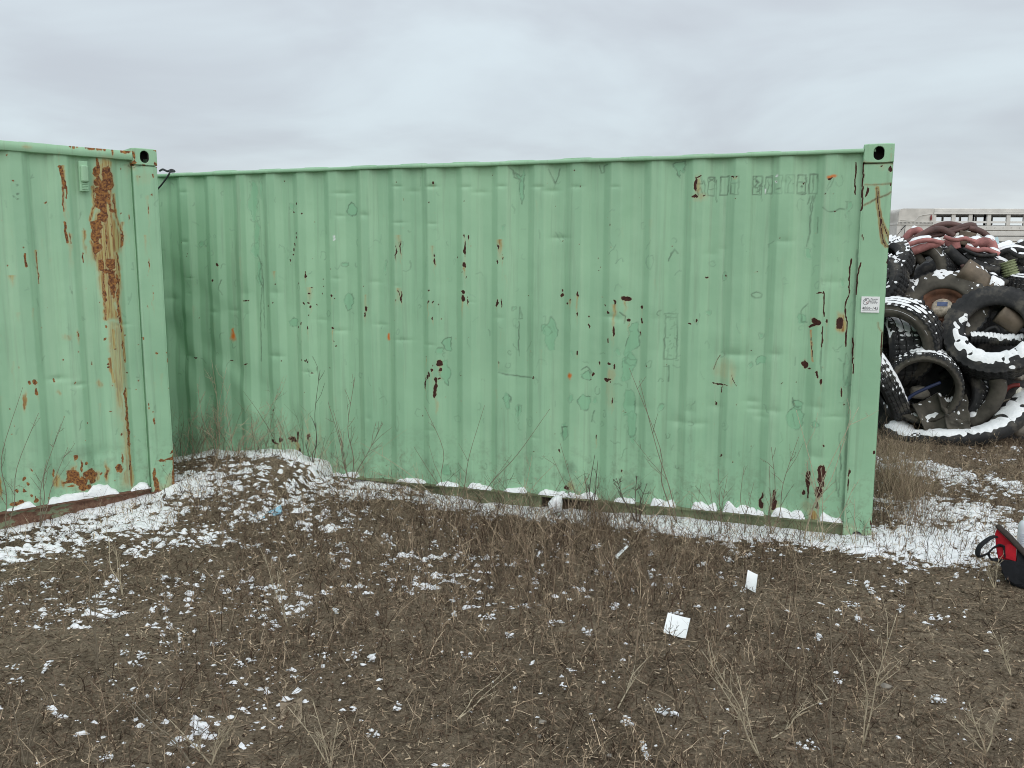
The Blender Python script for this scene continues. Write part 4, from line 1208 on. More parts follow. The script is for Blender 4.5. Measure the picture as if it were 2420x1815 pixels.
sp(WB, r2, 'smudge', [(570, 920, 70, 40, .35), (640, 960, 40, 50, .3)], 1.0)
for X_ in ():
    pass
WB.spot('rlight', -.6, 1.3, 3.0, 3.0, 1.0)
for i in range(60):
    WB.spot('rust', rnd.uniform(-1.4, -.02), rnd.uniform(.2, 2.5), rnd.uniform(.004, .007), rnd.uniform(.004, .012), rnd.uniform(.5, .85))
for i in range(60):
    X, Z = rnd.uniform(-1.4, -.02), rnd.uniform(.2, 2.4)
    WB.line('crack', [(X, Z), (X+rnd.uniform(-.02, .02), Z+rnd.uniform(-.03, .03)), (X+rnd.uniform(-.02, .02), Z+rnd.uniform(-.05, .05))], .0035, rnd.uniform(.2, .5))
for i in range(30):
    X, Z = rnd.uniform(-1.4, -.02), rnd.uniform(.4, 2.4)
    WB.run('stain', X, Z, Z-rnd.uniform(.08, .3), rnd.uniform(.005, .014), rnd.uniform(.12, .4))


def dents_short(X, Z):
    y = 0.006*fbm(X*1.1, Z*.9, 80, 3)+.003*nz(X*4.5, Z*2.2, 81)+.001*nz(X*15, Z*8, 82)
    for x, z, rx, rz, d in ((-.50, .45, .10, .05, .012), (-.75, 1.0, .06, .02, .008), (-.3, 1.35, .05, .012, .006), (-.62, .95, .05, .015, .007)):
        y += d*np.exp(-((X-x)/rx)**2-((Z-z)/rz)**2)
    return y*sstep(.15, .25, Z)*sstep(HGT-.08, HGT-.16, Z)


MB_ = Matrix(((B_EX[0], B_EY[0], B_EZ[0], B_O[0]), (B_EX[1], B_EY[1], B_EZ[1], B_O[1]), (B_EX[2], B_EY[2], B_EZ[2], B_O[2]), (0, 0, 0, 1)))
b_root = empty('shipping_container', 'pale green shipping container with a broad rust streak, cut off by the left edge', 'container', group='green shipping containers', matrix=MB_)
build_container(b_root, WB, M['paint2'], -1.75, -.180, 0.0062, dents_short, 'box', 40, [], M['railrust'])

# vent on that container: back plate, louvre and hood
vx0, vz1 = r1(640, 345); vx1, vz0 = r1(730, 597)
zc0 = r1(680, 520)[1]
vent = MB().box((vx0, -.004, vz0), (vx1, .020, vz1), .003).build('vent', M['paint2'], b_root)
w_ = vx1-vx0
MB().box((vx0+.08*w_, -.030, zc0), (vx1-.06*w_, -.004, vz1-.03), .008).build('vent_hood', M['paint2'], vent)
for i in range(4):
    z_ = zc0-.012-i*.011
    MB().box((vx0+.2*w_, -.010, z_-.0035), (vx1-.15*w_, -.0042, z_+.0035)).build('louvre_slat', M['paint2'], vent)
for xx in (vx0+.25*w_, vx1-.25*w_):
    MB().tube([(xx, -.004, vz0+.018), (xx, -.008, vz0+.018)], .005, 6).build('rivet', M['paint2'], vent)
for o in [vent]+list(vent.children):
    for an in ('wear1', 'wear2'):
        a = o.data.attributes.new(an, 'FLOAT_COLOR', 'POINT')
        a.data.foreach_set('color', np.zeros(len(o.data.vertices)*4, np.float32))

# sticker on the corner post of the long container
def text_mesh(txt, size, shear=0.0):
    c = bpy.data.curves.new('txt', 'FONT')
    c.body = txt; c.size = size; c.shear = shear; c.align_x = 'LEFT'; c.resolution_u = 3; c.extrude = 0.0003
    o = bpy.data.objects.new('txt', c); COL.objects.link(o)
    bpy.context.view_layer.update()
    me = bpy.data.meshes.new_from_object(o.evaluated_get(bpy.context.evaluated_depsgraph_get()))
    bpy.data.objects.remove(o); bpy.data.curves.remove(c)
    return me


def put_text(name, txt, size, x, z, y, parent, mat, shear=0.0, width=None, bold=0.0):
    me = text_mesh(txt, size, shear)
    co = np.zeros(len(me.vertices)*3); me.vertices.foreach_get('co', co); co = co.reshape(-1, 3)
    co[:, 0] -= co[:, 0].min()
    if width: co[:, 0] *= width/co[:, 0].max()
    V = np.stack([x+co[:, 0], y-co[:, 2], z+co[:, 1]], 1)
    me.vertices.foreach_set('co', V.ravel()); me.materials.clear(); me.materials.append(mat); me.update()
    return link(bpy.data.objects.new(name, me), parent)


sx0, sz1 = r7(1613, 1262); sx1, sz0 = r7(1750, 1390)
stk = MB().box((sx0, -.0042, sz0), (sx1, -.0005, sz1)).build('sticker', M['white'], main_root)
stk['label'] = 'square white paper sticker with a logo and a handwritten number'
sw, sh = sx1-sx0, sz1-sz0
yt = -.0046
for i, t_ in enumerate(('Power', 'Drive', 'Supply')):
    put_text('lettering', t_, sh*.155, sx0+sw*(.50-.012*i), sz0+sh*(.79-.105*i), yt, stk, M['ink'], .25, sw*(.42 if i != 1 else .32))
put_text('lettering', '4886-145', sh*.26, sx0+sw*.06, sz0+sh*.185, yt, stk, M['ink'], .15, sw*.88)
MB().box((sx0+sw*.08, yt, sz0+sh*.115), (sx1-sw*.10, -.0041, sz0+sh*.128)).build('print_line', M['ink'], stk)
ring = MB()
ang_ = np.linspace(0, 2*math.pi, 29)
cxr, czr = sx0+sw*.27, sz0+sh*.69
ring.tube([(cxr+math.cos(a)*sw*.165+math.sin(a)*sw*.03, yt, czr+math.sin(a)*sh*.20) for a in ang_], sw*.012, 5, False)
ring.build('logo_ring', M['ink'], stk)
put_text('lettering', 'P', sh*.27, cxr-sw*.11, czr-sh*.05, yt, stk, M['ink'], .3)
put_text('lettering', 'd', sh*.27, cxr+sw*.00, czr-sh*.13, yt, stk, M['inkred'], .3)

# snow heaped on the ledge at the foot of the panels
def ledge_snow(x0, x1, h, rg, seed, to_world):
    n = max(8, int((x1-x0)/.012)); m = 9
    tt = np.linspace(0, 1, n); V = []
    for i, t in enumerate(tt):
        x = x0+(x1-x0)*t
        env = min(1, (t/.14)**.55 if t < .14 else 1, ((1-t)/.14)**.55 if t > .86 else 1)*(.92+.42*float(nz(x*16, 1.1, seed))+.22*float(nz(x*45, 2.1, seed)))
        hh = h*env
        yb = float(corr(np.array([x]))[0])+.003
        for j in range(m):
            a = j/(m-1)
            y = yb+(-.010-yb)*a
            V.append((x, y-.006*env*math.sin(a*math.pi)+.004*float(nz(x*30, a*4, seed+2)), .1495+hh*(1-a**2.4)**.9+.003*float(nz(x*40, a*6, seed+3))))
    V = np.array(V)
    return to_world(V), grid_faces(n, m)


def stack(parts):
    Vs, Fs, o = [], [], 0
    for V, F_ in parts:
        Vs.append(V); Fs.append(F_+o); o += len(V)
    return np.vstack(Vs), np.vstack(Fs)


tw_main = lambda V: V+np.array([LEN, 0, 0])
tw_b = lambda V: B_O+V[:, :1]*B_EX+V[:, 1:2]*B_EY+V[:, 2:3]*B_EZ
parts = []
for a, b, h_ in ((785, 845, .035), (938, 1004, .022), (1031, 1082, .030), (1104, 1161, .030), (1190, 1243, .034), (1272, 1345, .030), (1335, 1412, .042), (1451, 1501, .035), (1537, 1597, .045), (1634, 1695, .062), (1708, 1790, .066), (1786, 1806, .03), (1822, 1903, .060), (1935, 1992, .045)):
    v_ = 1137+.0909*(a-980)
    parts.append(ledge_snow(face(a, v_)[0], face(b, v_)[0], h_, face, a, tw_main))
for a, b, h_ in ((16, 85, .03), (112, 282, .060), (310, 357, .045)):
    xa, xb = faceB(a, 1210.6-.151*a)[0], faceB(b, 1210.6-.151*b)[0]
    parts.append(ledge_snow(xa, xb, h_, faceB, a, tw_b))
V, F = stack(parts)
o = mesh('ledge_snow', V, F, M['snow'], smooth=True)
tag(o, 'lumps of snow heaped on the bottom ledges of the green containers', 'snow', kind='stuff')

# ------------------------------------------------------------------ dead grass, litter and dry weeds
PAL = np.array([(.042, .027, .018), (.075, .050, .035), (.118, .083, .058), (.175, .130, .092), (.25, .195, .138), (.38, .30, .21), (.52, .43, .31)])


def ribbons(base, dirv, length, bend, width, seg, tint, rng, taper=0.35):
    """flat bent blades; base,dirv,bend (n,3); returns V,F,col"""
    n = len(base)
    t = np.linspace(0, 1, seg+1)
    P = base[:, None, :]+dirv[:, None, :]*(length[:, None, None]*t[None, :, None])+bend[:, None, :]*(length[:, None, None]*(t**2)[None, :, None])
    side = np.cross(dirv+bend, rng.standard_normal((n, 3))); side /= np.linalg.norm(side, axis=1)[:, None]+1e-9
    w = width[:, None]*(1-(1-taper)*t[None, :])
    V = np.stack([P+side[:, None, :]*w[..., None]*.5, P-side[:, None, :]*w[..., None]*.5], 2).reshape(-1, 3)
    k_ = (seg+1)*2
    q = np.concatenate([np.array([[2*i, 2*i+1, 2*i+3, 2*i+2]]) for i in range(seg)])
    F_ = (q[None]+(np.arange(n)*k_)[:, None, None]).reshape(-1, 4)
    C = np.repeat(tint*np.array([1.03, 1.0, .98]), k_, axis=0)
    return V, F_, C


def tints(n, rng, probs):
    p = np.array(probs, float); p /= p.sum()
    c = PAL[rng.choice(len(PAL), n, p=p)]
    return c*rng.uniform(.75, 1.25, (n, 1))


def join(parts):
    Vs, Fs, Cs, o = [], [], [], 0
    for V, F_, C in parts:
        Vs.append(V); Fs.append(F_+o); Cs.append(C); o += len(V)
    return np.vstack(Vs), np.vstack(Fs), np.vstack(Cs)


rng = np.random.default_rng(23)
# 1 flat litter and chaff
x, y = scatter(62000, rng)
n = len(x); a = rng.uniform(0, 6.283, n); el = rng.normal(.16, .30, n)
D = np.stack([np.cos(a)*np.cos(el), np.sin(a)*np.cos(el), np.sin(el)], 1)
Bn = rng.normal(0, .18, (n, 3)); Bn[:, 2] -= .05
P = np.stack([x, y, hgt(x, y)+rng.uniform(.001, .012, n)], 1)
litter = ribbons(P, D, rng.uniform(.02, .09, n), Bn, rng.uniform(.0018, .0042, n), 2, tints(n, rng, (2.6, 1.5, 1.0, 1.4, 2, 2.2, 1.3)), rng)
x, y = scatter(42000, rng)
n = len(x); a = rng.uniform(0, 6.283, n)
D = np.stack([np.cos(a), np.sin(a), rng.normal(.05, .2, n)], 1)
P = np.stack([x, y, hgt(x, y)+rng.uniform(.002, .01, n)], 1)
chips = ribbons(P, D, rng.uniform(.006, .020, n), rng.normal(0, .2, (n, 3)), rng.uniform(.003, .009, n), 1, tints(n, rng, (2, 1, 1, 1.4, 2, 2.2, 1.6)), rng, .6)
V, F, C = join([litter, chips])
o = mesh('plant_litter', V, F, M['straw'], cols={'tint': C})
tag(o, 'flat brown litter of dead stems and chaff covering the soil', 'plant litter', kind='stuff')

x, y = scatter(9000, rng, -4.4, .2)
k = rng.uniform(0, 1, len(x)) < np.clip(.5+.8*nz(x*1.3, y*1.3, 401)+.4*np.exp(-((x-2.2)**2/1.2+(y+.5)**2/.3)), .05, 1)
x, y = x[k], y[k]
CV, CF = crumbs(np.stack([x, y, hgt(x, y)-.001], 1), np.clip(rng.lognormal(-4.9, .5, len(x)), .003, .022), rng, .7)
o = mesh('soil_clods', CV, CF, M['soil'])
tag(o, 'crumbled brown clods strewn over the soil', 'clods', kind='stuff')

# 2 standing dead weeds, knee low, in drifts
x, y = scatter(70000, rng)
dens = .42+.55*nz(x*.9, y*.9, 301)+.35*nz(x*2.6, y*2.6, 302)+.55*np.exp(-((x-4.2)**2/3.2+(y+.9)**2/.9))
dens = dens*(1-.75*np.exp(-(y/.26)**2)*(x < 6.1))*(1-.35*sstep(.45, .8, snow_field(x, y)))
dens = np.where((x > 6.0) & (y > -.6), .55, dens)
k = rng.uniform(0, 1, len(x)) < np.clip(dens, .05, 1)*.60
for cu, cv in ((1598, 1490), (1776, 1385), (1470, 1320)):
    cp = gpt(cu, cv)
    k &= ~((np.abs(x-cp[0]) < .10) & (y < cp[1]+.06) & (y > cp[1]-.26)) | (rng.uniform(0, 1, len(k)) < .12)
x, y = x[k], y[k]; n = len(x)
hs = np.clip(rng.lognormal(-2.15, .5, n), .03, .36)*np.clip(.75+.5*np.exp(-((x-4.2)**2/3+(y+.9)**2/.8)), .7, 1.3)
hs = np.where((x > 6.1) & (y > .3), hs*.75, hs)
tc = tints(n, rng, (1.0, 1.4, 1.8, 2.4, 2.6, 1.9, 1.0))
lean = rng.normal(0, .22, (n, 2))
D = np.stack([lean[:, 0], lean[:, 1], np.ones(n)], 1); D /= np.linalg.norm(D, axis=1)[:, None]
Bn = np.concatenate([rng.normal(0, .22, (n, 2)), -np.abs(rng.normal(0, .12, (n, 1)))], 1)
P = np.stack([x, y, hgt(x, y)-.004], 1)
parts = [ribbons(P, D, hs, Bn, rng.uniform(.0025, .0047, n), 3, tc, rng)]
for q in range(4):
    s_ = rng.uniform(0, 1, n) < (.75, .65, .5, .4)[q]
    m = s_.sum()
    t = rng.uniform(.2, .9, m)
    P2 = P[s_]+D[s_]*(hs[s_]*t)[:, None]+Bn[s_]*(hs[s_]*t*t)[:, None]
    a = rng.uniform(0, 6.283, m); e = rng.uniform(.35, 1.1, m)
    D2 = np.stack([np.cos(a)*np.cos(e), np.sin(a)*np.cos(e), np.sin(e)], 1)
    parts.append(ribbons(P2, D2, hs[s_]*rng.uniform(.2, .5, m), rng.normal(0, .22, (m, 3)), rng.uniform(.0022, .0036, m), 2, tc[s_]*rng.uniform(.85, 1.2, (m, 1)), rng))
    m2 = m
    parts.append(ribbons(P2+D2*(hs[s_]*.2)[:, None], D2+rng.normal(0, .5, (m2, 3)), rng.uniform(.004, .010, m2), rng.normal(0, .2, (m2, 3)), rng.uniform(.0025, .0045, m2), 1, tc[s_]*1.35, rng, .7))
# wispy taller stems along the wall foot and in the corner
for nn_, x0_, x1_, sy_, h0_, h1_, pr in ((230, .45, 2.3, .16, .15, .66, (.2, .4, .9, 1.8, 2.6, 2.6, 1.2)), (170, 2.2, 6.0, .14, .10, .42, (1, 1.5, 2, 2.2, 2, 1.2, .4)), (160, 2.6, 6.0, .5, .15, .40, (1, 1.5, 2, 2.4, 2, 1, .3))):
    x = rng.uniform(x0_, x1_, nn_); y = -.03-np.abs(rng.normal(0, sy_, nn_)); k = free_ground(x, y); x, y = x[k], y[k]; m = len(x)
    hh = rng.uniform(h0_, h1_, m)*rng.uniform(.5, 1, m)
    Dw = np.stack([rng.normal(0, .28, m), rng.normal(-.08, .15, m), np.ones(m)], 1); Dw /= np.linalg.norm(Dw, axis=1)[:, None]
    Bw = np.stack([rng.normal(0, .25, m), rng.normal(0, .12, m), -np.abs(rng.normal(0, .1, m))], 1)
    tw0 = tints(m, rng, pr); Pw = np.stack([x, y, hgt(x, y)-.004], 1)
    parts.append(ribbons(Pw, Dw, hh, Bw, rng.uniform(.0028, .0048, m), 4, tw0, rng))
    for q in range(4):
        t = rng.uniform(.3, .95, m); P2 = Pw+Dw*(hh*t)[:, None]+Bw*(hh*t*t)[:, None]
        a = rng.uniform(0, 6.283, m); e = rng.uniform(.2, 1.1, m)
        D2 = np.stack([np.cos(a)*np.cos(e), .5*np.sin(a)*np.cos(e), np.sin(e)], 1)
        parts.append(ribbons(P2, D2, hh*rng.uniform(.08, .28, m), rng.normal(0, .25, (m, 3)), rng.uniform(.0016, .0028, m), 2, tw0*1.1, rng))
V, F, C = join(parts)
o = mesh('dead_weeds', V, F, M['straw'], cols={'tint': C})
tag(o, 'low brown dead weeds standing all over the ground', 'weeds', kind='stuff')

# 3 pale grass tuft at the far corner of the long container
def tuft(n, cx, cy, sx_, sy_, h0, h1, pr, rng):
    x = rng.normal(cx, sx_, n); y = rng.normal(cy, sy_, n)
    k = free_ground(x, y); x, y = x[k], y[k]; n = len(x)
    D = np.stack([rng.normal(0, .20, n), rng.normal(0, .20, n), np.ones(n)], 1); D /= np.linalg.norm(D, axis=1)[:, None]
    Bn = np.concatenate([rng.normal(0, .30, (n, 2)), -np.abs(rng.normal(.06, .16, (n, 1)))], 1)
    return ribbons(np.stack([x, y, hgt(x, y)-.005], 1), D, rng.uniform(h0, h1, n), Bn, rng.uniform(.0016, .0034, n), 4, tints(n, rng, pr), rng, .2)


g0 = gpt(2105, 1085)
o_ = join([tuft(1300, 6.32, 1.5, .12, .6, .12, .50, (0, .2, .6, 1.5, 3, 3.5, 2), rng), tuft(300, 6.28, .5, .10, .3, .08, .3, (1, 2, 2, 2, 2, 1.4, .4), rng)])
o = mesh('grass_tuft', o_[0], o_[1], M['straw'], cols={'tint': o_[2]}); o['kind'] = 'stuff'
tag(o, 'tall straw coloured grass growing beside the right end of the long container', 'grass')
o_ = tuft(260, 4.30, -.42, .045, .10, .15, .42, (.5, 1, 2, 3, 3, 1.6, .4), rng)
o = mesh('grass_tuft', o_[0], o_[1], M['straw'], cols={'tint': o_[2]}); o['kind'] = 'stuff'
tag(o, 'upright bunch of pale reddish grass stalks right of the snow-capped lump', 'grass')
o_ = tuft(420, 3.55, -.75, .35, .22, .07, .22, (2, 3, 3, 2, 1, .2, .05), rng)
o = mesh('grass_tuft', o_[0], o_[1], M['straw'], cols={'tint': o_[2]}); o['kind'] = 'stuff'
tag(o, 'dark brown thicket of short stalks in front of the long container\'s middle', 'grass')


def weed(name, label, base, tips, tone, rad=.0024, twigs=5, seed=0, group='tall dry weeds'):
    rad = rad*1.35
    """a branching dry weed: one stalk per tip, twigs along each"""
    r_ = random.Random(seed)
    root = empty(name, label, 'weed', tuple(base), group)
    base = np.array(base, float)
    tw = MB(); m_first = True
    for ti, tip in enumerate(tips):
        tip = np.array(tip, float)-base
        L_ = np.linalg.norm(tip)
        mid = tip*.5+np.array([r_.uniform(-.06, .06), r_.uniform(-.06, .03), r_.uniform(.0, .06)])*L_
        q1 = tip*.25+np.array([r_.uniform(-.03, .03), 0, r_.uniform(.0, .03)])*L_
        path = smooth_path([np.zeros(3), q1, mid, tip], 4)
        rr_ = np.linspace(rad, rad*.38, len(path))
        MB().tube(path, rr_, 5).build('stalk', tone, root, True, False)
        for k_ in range(twigs):
            i = r_.randint(len(path)//4, len(path)-2)
            p0 = path[i]; d = path[i+1]-path[i]; d /= np.linalg.norm(d)
            s_ = np.array([r_.gauss(0, 1), r_.gauss(0, .8), r_.gauss(.3, .6)]); s_ /= np.linalg.norm(s_)
            e = d*.75+s_*.7; l_ = L_*r_.uniform(.10, .26)
            p1 = p0+e*l_*.5+np.array([0, 0, r_.uniform(-.02, .02)])*l_; p2 = p0+e*l_+np.array([r_.uniform(-.2, .2), 0, r_.uniform(-.2, .25)])*l_
            tw.tube([p0, p1, p2], [rad*.5, rad*.4, rad*.25], 3, False)
            for _ in range(2):
                b0 = p0+(p2-p0)*r_.uniform(.4, .95)
                tw.tube([b0, b0+np.array([r_.uniform(-.02, .02), r_.uniform(-.02, .02), r_.uniform(-.005, .03)])], [rad*.32, rad*.2], 3, False)
    if tw.V:
        t_ = tw.build('twigs', tone, root, True, False); t_['kind'] = 'stuff'
    return root


def stalkmat(name, c):
    return simple(name, c, .85, 0, .3, 30)


TW = {'dark': stalkmat('dark_stalk', (.085, .065, .048)), 'mid': stalkmat('brown_stalk', (.19, .155, .11)), 'pale': stalkmat('pale_stalk', (.40, .34, .24)), 'green': stalkmat('grey_green_stalk', (.20, .21, .14))}


def W_tips(Y, *uv): return [at(u, v, Y) for u, v in uv]


def q4(x, y): return (380+x/3.16, 850+y/3.16)
def q6(x, y): return (980+x/3.568, 850+y/3.568)
def q8(x, y): return (1550+x/3.318, 800+y/3.318)
def qL(x, y): return (x/2.9625, 760+y/2.9625)


def wbase(u, Y):
    P_ = at(u, 1100, Y)
    return (P_[0], Y, float(hgt(P_[0], Y, False))-.01)


WEEDS = [
    ('tall dark weed with a straight stem and paired branches on the snow bank', -.12, q4(1420, 800)[0], [q4(1450, 130), q4(1250, 320), q4(1660, 470), q4(1290, 380)], 'mid', .0032, 7),
    ('thin dark weed stalk reaching high beside the small rust hole', -.10, q4(1135, 740)[0], [q4(1190, 75), q4(1160, 470), q4(1080, 620)], 'dark', .0030, 4),
    ('pale tangled weed in the shaded corner, leaning over the rusted post', -.30, q4(150, 640)[0], [q4(330, 235), q4(70, 580)], 'pale', .0024, 6),
    ('tall pale weed crowding the corner, tip beside the orange chip', -.16, q4(420, 690)[0], [q4(380, 0), q4(520, 180), q4(270, 180), q4(490, 60)], 'pale', .0028, 9),
    ('spreading pale weed bent right towards the middle ribs', -.20, q4(560, 720)[0], [q4(880, 250), q4(700, 470), q4(900, 470), q4(480, 330)], 'pale', .0026, 9),
    ('short brown weed with many twigs on top of the snow bank', -.14, q4(760, 740)[0], [q4(870, 250), q4(690, 560), q4(850, 520)], 'green', .0022, 8),
    ('grey green weed with fine twigs left of the snow bank', -.14, q4(240, 710)[0], [q4(350, 400), q4(210, 430), q4(420, 470)], 'green', .0022, 10),
    ('two long crossing stems leaning right above the thin rail', -.12, q4(2150, 800)[0], [q4(1890, 650), q4(1970, 350)], 'mid', .0026, 2),
    ('long pale stem lying slanted over the snow left of centre', -.28, q4(2200, 870)[0], [q4(1490, 620), q4(1560, 830)], 'pale', .0026, 3),
    ('thin stem curling over at its tip, left of the long arching one', -.10, q6(400, 1080)[0], [q6(590, 385)], 'mid', .0026, 2),
    ('long arching stem bending right across the middle ribs', -.12, q6(500, 1080)[0], [q6(1140, 415)], 'mid', .0028, 2),
    ('slender leaning stem just left of the fork pocket', -.10, q6(880, 1110)[0], [q6(990, 810), q6(1180, 880)], 'pale', .0022, 3),
    ('thin stem leaning left above the fork pocket', -.12, q6(1410, 1130)[0], [q6(1225, 700), q6(1160, 820)], 'mid', .0024, 3),
    ('dark forked stalk right of the fork pocket', -.14, q6(1500, 1260)[0], [q6(1520, 800), q6(1545, 850), q6(1440, 980)], 'dark', .0034, 4),
    ('leafy dark stalk with curled seed heads, right of the forked one', -.16, q6(1890, 1260)[0], [q6(1870, 1010), q6(1700, 1000), q6(1960, 1040)], 'dark', .0038, 10),
    ('tall pale stem with a bent straw top, left of the three-forked stalk', -.14, q8(185, 1270)[0], [q8(-210, 230), q8(-130, 330)], 'mid', .0030, 2),
    ('pale branching weed near the right end, two upright stalks', -.16, q8(930, 1330)[0], [q8(905, 850), q8(1120, 770), q8(890, 1000)], 'mid', .0028, 5),
    ('long pale stem leaning right over the corner post', -.18, q8(1180, 1240)[0], [q8(1590, 540), q8(1520, 640)], 'pale', .0028, 4),
    ('pale stem hanging left across the large flaked patch', -.14, q8(1360, 1380)[0], [q8(1100, 560)], 'pale', .0030, 3),
    ('small branching stalk below the flaked patch', -.20, q8(1330, 1370)[0], [q8(1170, 980), q8(1300, 1010), q8(1560, 1140)], 'pale', .0024, 6),
    ('short dark twiggy weed in front of the right snow lumps', -.22, q8(530, 1330)[0], [q8(490, 1020), q8(420, 1140), q8(560, 1080)], 'mid', .0026, 4),
    ('thin upright stalk between the two right snow lumps', -.18, q8(715, 1330)[0], [q8(690, 1010), q8(770, 1130)], 'mid', .0024, 3),
    ('pale stalk beside the foot of the corner post', -.24, q8(1590, 1500)[0], [q8(1560, 1260), q8(1480, 1330)], 'pale', .0022, 5),
]
for i, (lab, Y, ub, tips, tone, rad, tw_) in enumerate(WEEDS):
    weed('dry_weed', lab, wbase(ub, Y), W_tips(Y+.03, *tips), TW[tone], rad, tw_, 100+i)
# weeds before the rusted container
for i, (lab, uvb, tips, tone) in enumerate((
        ('two grey stems arching left across the rusted container', (2, 1150), [qL(160, 460), qL(270, 640)], 'mid'),
        ('brown weed with long arching branches below the rusted container\'s streak', (90, 1205), [qL(450, 670), qL(475, 880), qL(330, 960)], 'mid'),
        ('pale broken stalk standing in snow before the rusted rail', (300, 1290), [qL(850, 1260), qL(960, 1240)], 'pale'))):
    d = ray(*uvb); P0 = B_O-B_EY*.12
    t = ((P0-CAM)@_nb)/(d@_nb); Pb = CAM+d*t
    T_ = []
    for u, v in tips:
        d = ray(u, v); t = ((B_O-B_EY*.08-CAM)@_nb)/(d@_nb); T_.append(CAM+d*t)
    weed('dry_weed', lab, (Pb[0], Pb[1], float(hgt(Pb[0], Pb[1], False))-.01), T_, TW[tone], .0026, 4, 200+i)
# stalks in the foreground
FORE = [
    ('tall straight single stalk in the right foreground', (1967, 1815), [(1960, 1435)], 'mid', .0030, 3, 1.0),
    ('tall crooked stalk right of the straight single stalk', (2040, 1760), [(2120, 1450), (2035, 1560)], 'pale', .0026, 9, 1.0),
    ('branching pale weed at the bottom edge left of the straight stalk', (1800, 1800), [(1660, 1540), (1740, 1590), (1690, 1600)], 'pale', .0026, 8, 1.0),
    ('long pale stem lying to the left of the straight stalk', (1960, 1660), [(1830, 1556)], 'pale', .0022, 0, .35),
    ('pale fallen branch lying along the bottom right', (1820, 1750), [(1985, 1660)], 'pale', .0030, 6, .4),
    ('pale forked twig lying right of the middle', (1460, 1675), [(1545, 1560), (1500, 1590)], 'pale', .0028, 3, .4),
    ('long straw-coloured stems lying crossed at the bottom middle', (1080, 1700), [(1220, 1600), (1180, 1620)], 'pale', .0028, 3, .45),
    ('slender stem lying slanted at the lower left', (460, 1815), [(260, 1640), (250, 1625)], 'mid', .0028, 4, .6),
    ('upright grey stalk in the left foreground', (228, 1590), [(226, 1400), (210, 1300)], 'mid', .0030, 6, 1.0),
    ('thin upright stalk below the left snow drift', (290, 1410), [(258, 1270), (275, 1300)], 'pale', .0034, 7, 1.0),
    ('leaning stalk right of the left snow drift', (680, 1480), [(625, 1310), (655, 1350)], 'pale', .0026, 6, 1.0),
    ('bundle of stalks at the bottom left corner', (60, 1815), [(30, 1660), (110, 1640), (90, 1700)], 'mid', .0026, 6, .9),
    ('tangled pale stalks at the bottom, left of the cardboard', (500, 1810), [(400, 1700), (520, 1730), (560, 1690)], 'pale', .0026, 8, .9),
    ('straw weed with bent tips at the bottom, right of the cardboard', (780, 1815), [(680, 1670), (740, 1660), (800, 1700)], 'pale', .0026, 8, .9),
    ('upright pair of stalks above the square white card', (1570, 1420), [(1590, 1310), (1555, 1310)], 'mid', .0024, 4, 1.0),
    ('thin stalks crossing the square white card', (1580, 1520), [(1588, 1455), (1600, 1480), (1615, 1490)], 'dark', .0018, 2, 1.0),
    ('thin stalks crossing the small leaning card', (1768, 1420), [(1766, 1345), (1780, 1385)], 'dark', .0018, 2, 1.0),
    ('pale twiggy weed left of the bag', (2350, 1390), [(2315, 1310), (2360, 1320), (2335, 1330)], 'pale', .0024, 8, .9),
    ('upright weed at the right edge below the bag', (2390, 1600), [(2340, 1480), (2365, 1500)], 'pale', .0024, 7, 1.0),
    ('pale twig weed at the bottom right corner', (2330, 1780), [(2290, 1660), (2370, 1660), (2260, 1700)], 'pale', .0026, 9, .9),
]
for i, (lab, uvb, tips, tone, rad, tw_, upr) in enumerate(FORE):
    b0 = gpt(*uvb, -.004)
    T_ = []
    for u, v in tips:
        if upr >= .9:
            T_.append(at(u, v, b0[1]+.04))
        else:
            T_.append(gpt(u, v, .035*(1 if upr < .5 else 2)))
    weed('dry_weed', lab, b0, T_, TW[tone], rad*1.0, tw_, 300+i)

# ------------------------------------------------------------------ small things on the ground
def card(name, label, quad, thick=.0012, bend=.003, mat=None, cat='card'):
    """stiff card through four world corners (order round), slightly curled"""
    Q = np.array(quad, float); n = 6
    base = Q.mean(0)
    nr = np.cross(Q[1]-Q[0], Q[3]-Q[0]); nr /= np.linalg.norm(nr)
    s = np.linspace(0, 1, n)
    V = []
    for sgn in (0, 1):
        for a in s:
            for b in s:
                p = (Q[0]*(1-a)+Q[1]*a)*(1-b)+(Q[3]*(1-a)+Q[2]*a)*b
                V.append(p-base+nr*(bend*4*a*(1-a)+sgn*thick))
    F_ = []
    for i in range(n-1):
        for j in range(n-1):
            q = (i*n+j, (i+1)*n+j, (i+1)*n+j+1, i*n+j+1)
            F_.append(q[::-1]); F_.append(tuple(k_+n*n for k_ in q))
    rim = [i*n for i in range(n)]+[(n-1)*n+j for j in range(1, n)]+[i*n+n-1 for i in range(n-2, -1, -1)]+[j for j in range(n-2, 0, -1)]
    for a, b in zip(rim, rim[1:]+rim[:1]): F_.append((a, b, b+n*n, a+n*n))
    o = mesh(name, np.array(V), F_, mat or M['white'])
    o.location = base
    tag(o, label, cat)
    return o


def prop(u0, v0, u1, v1, u2, v2, u3, v3, tilt):
    """quad whose lower edge lies on the ground; upper edge rises as tilt (0 flat .. 1 upright)"""
    c, d = gpt(u2, v2, .012), gpt(u3, v3, .012)
    Yb = (c[1]+d[1])/2
    a0, b0 = gpt(u0, v0, .012), gpt(u1, v1, .012)
    a1, b1 = at(u0, v0, Yb), at(u1, v1, Yb)
    # stay on the line of sight plane between lying flat and standing up
    def between(u, v, Pf, Pu):
        y_ = Pf[1]*(1-tilt)+Pu[1]*tilt
        return at(u, v, y_)
    return [between(u0, v0, a0, a1), between(u1, v1, b0, b1), c, d]


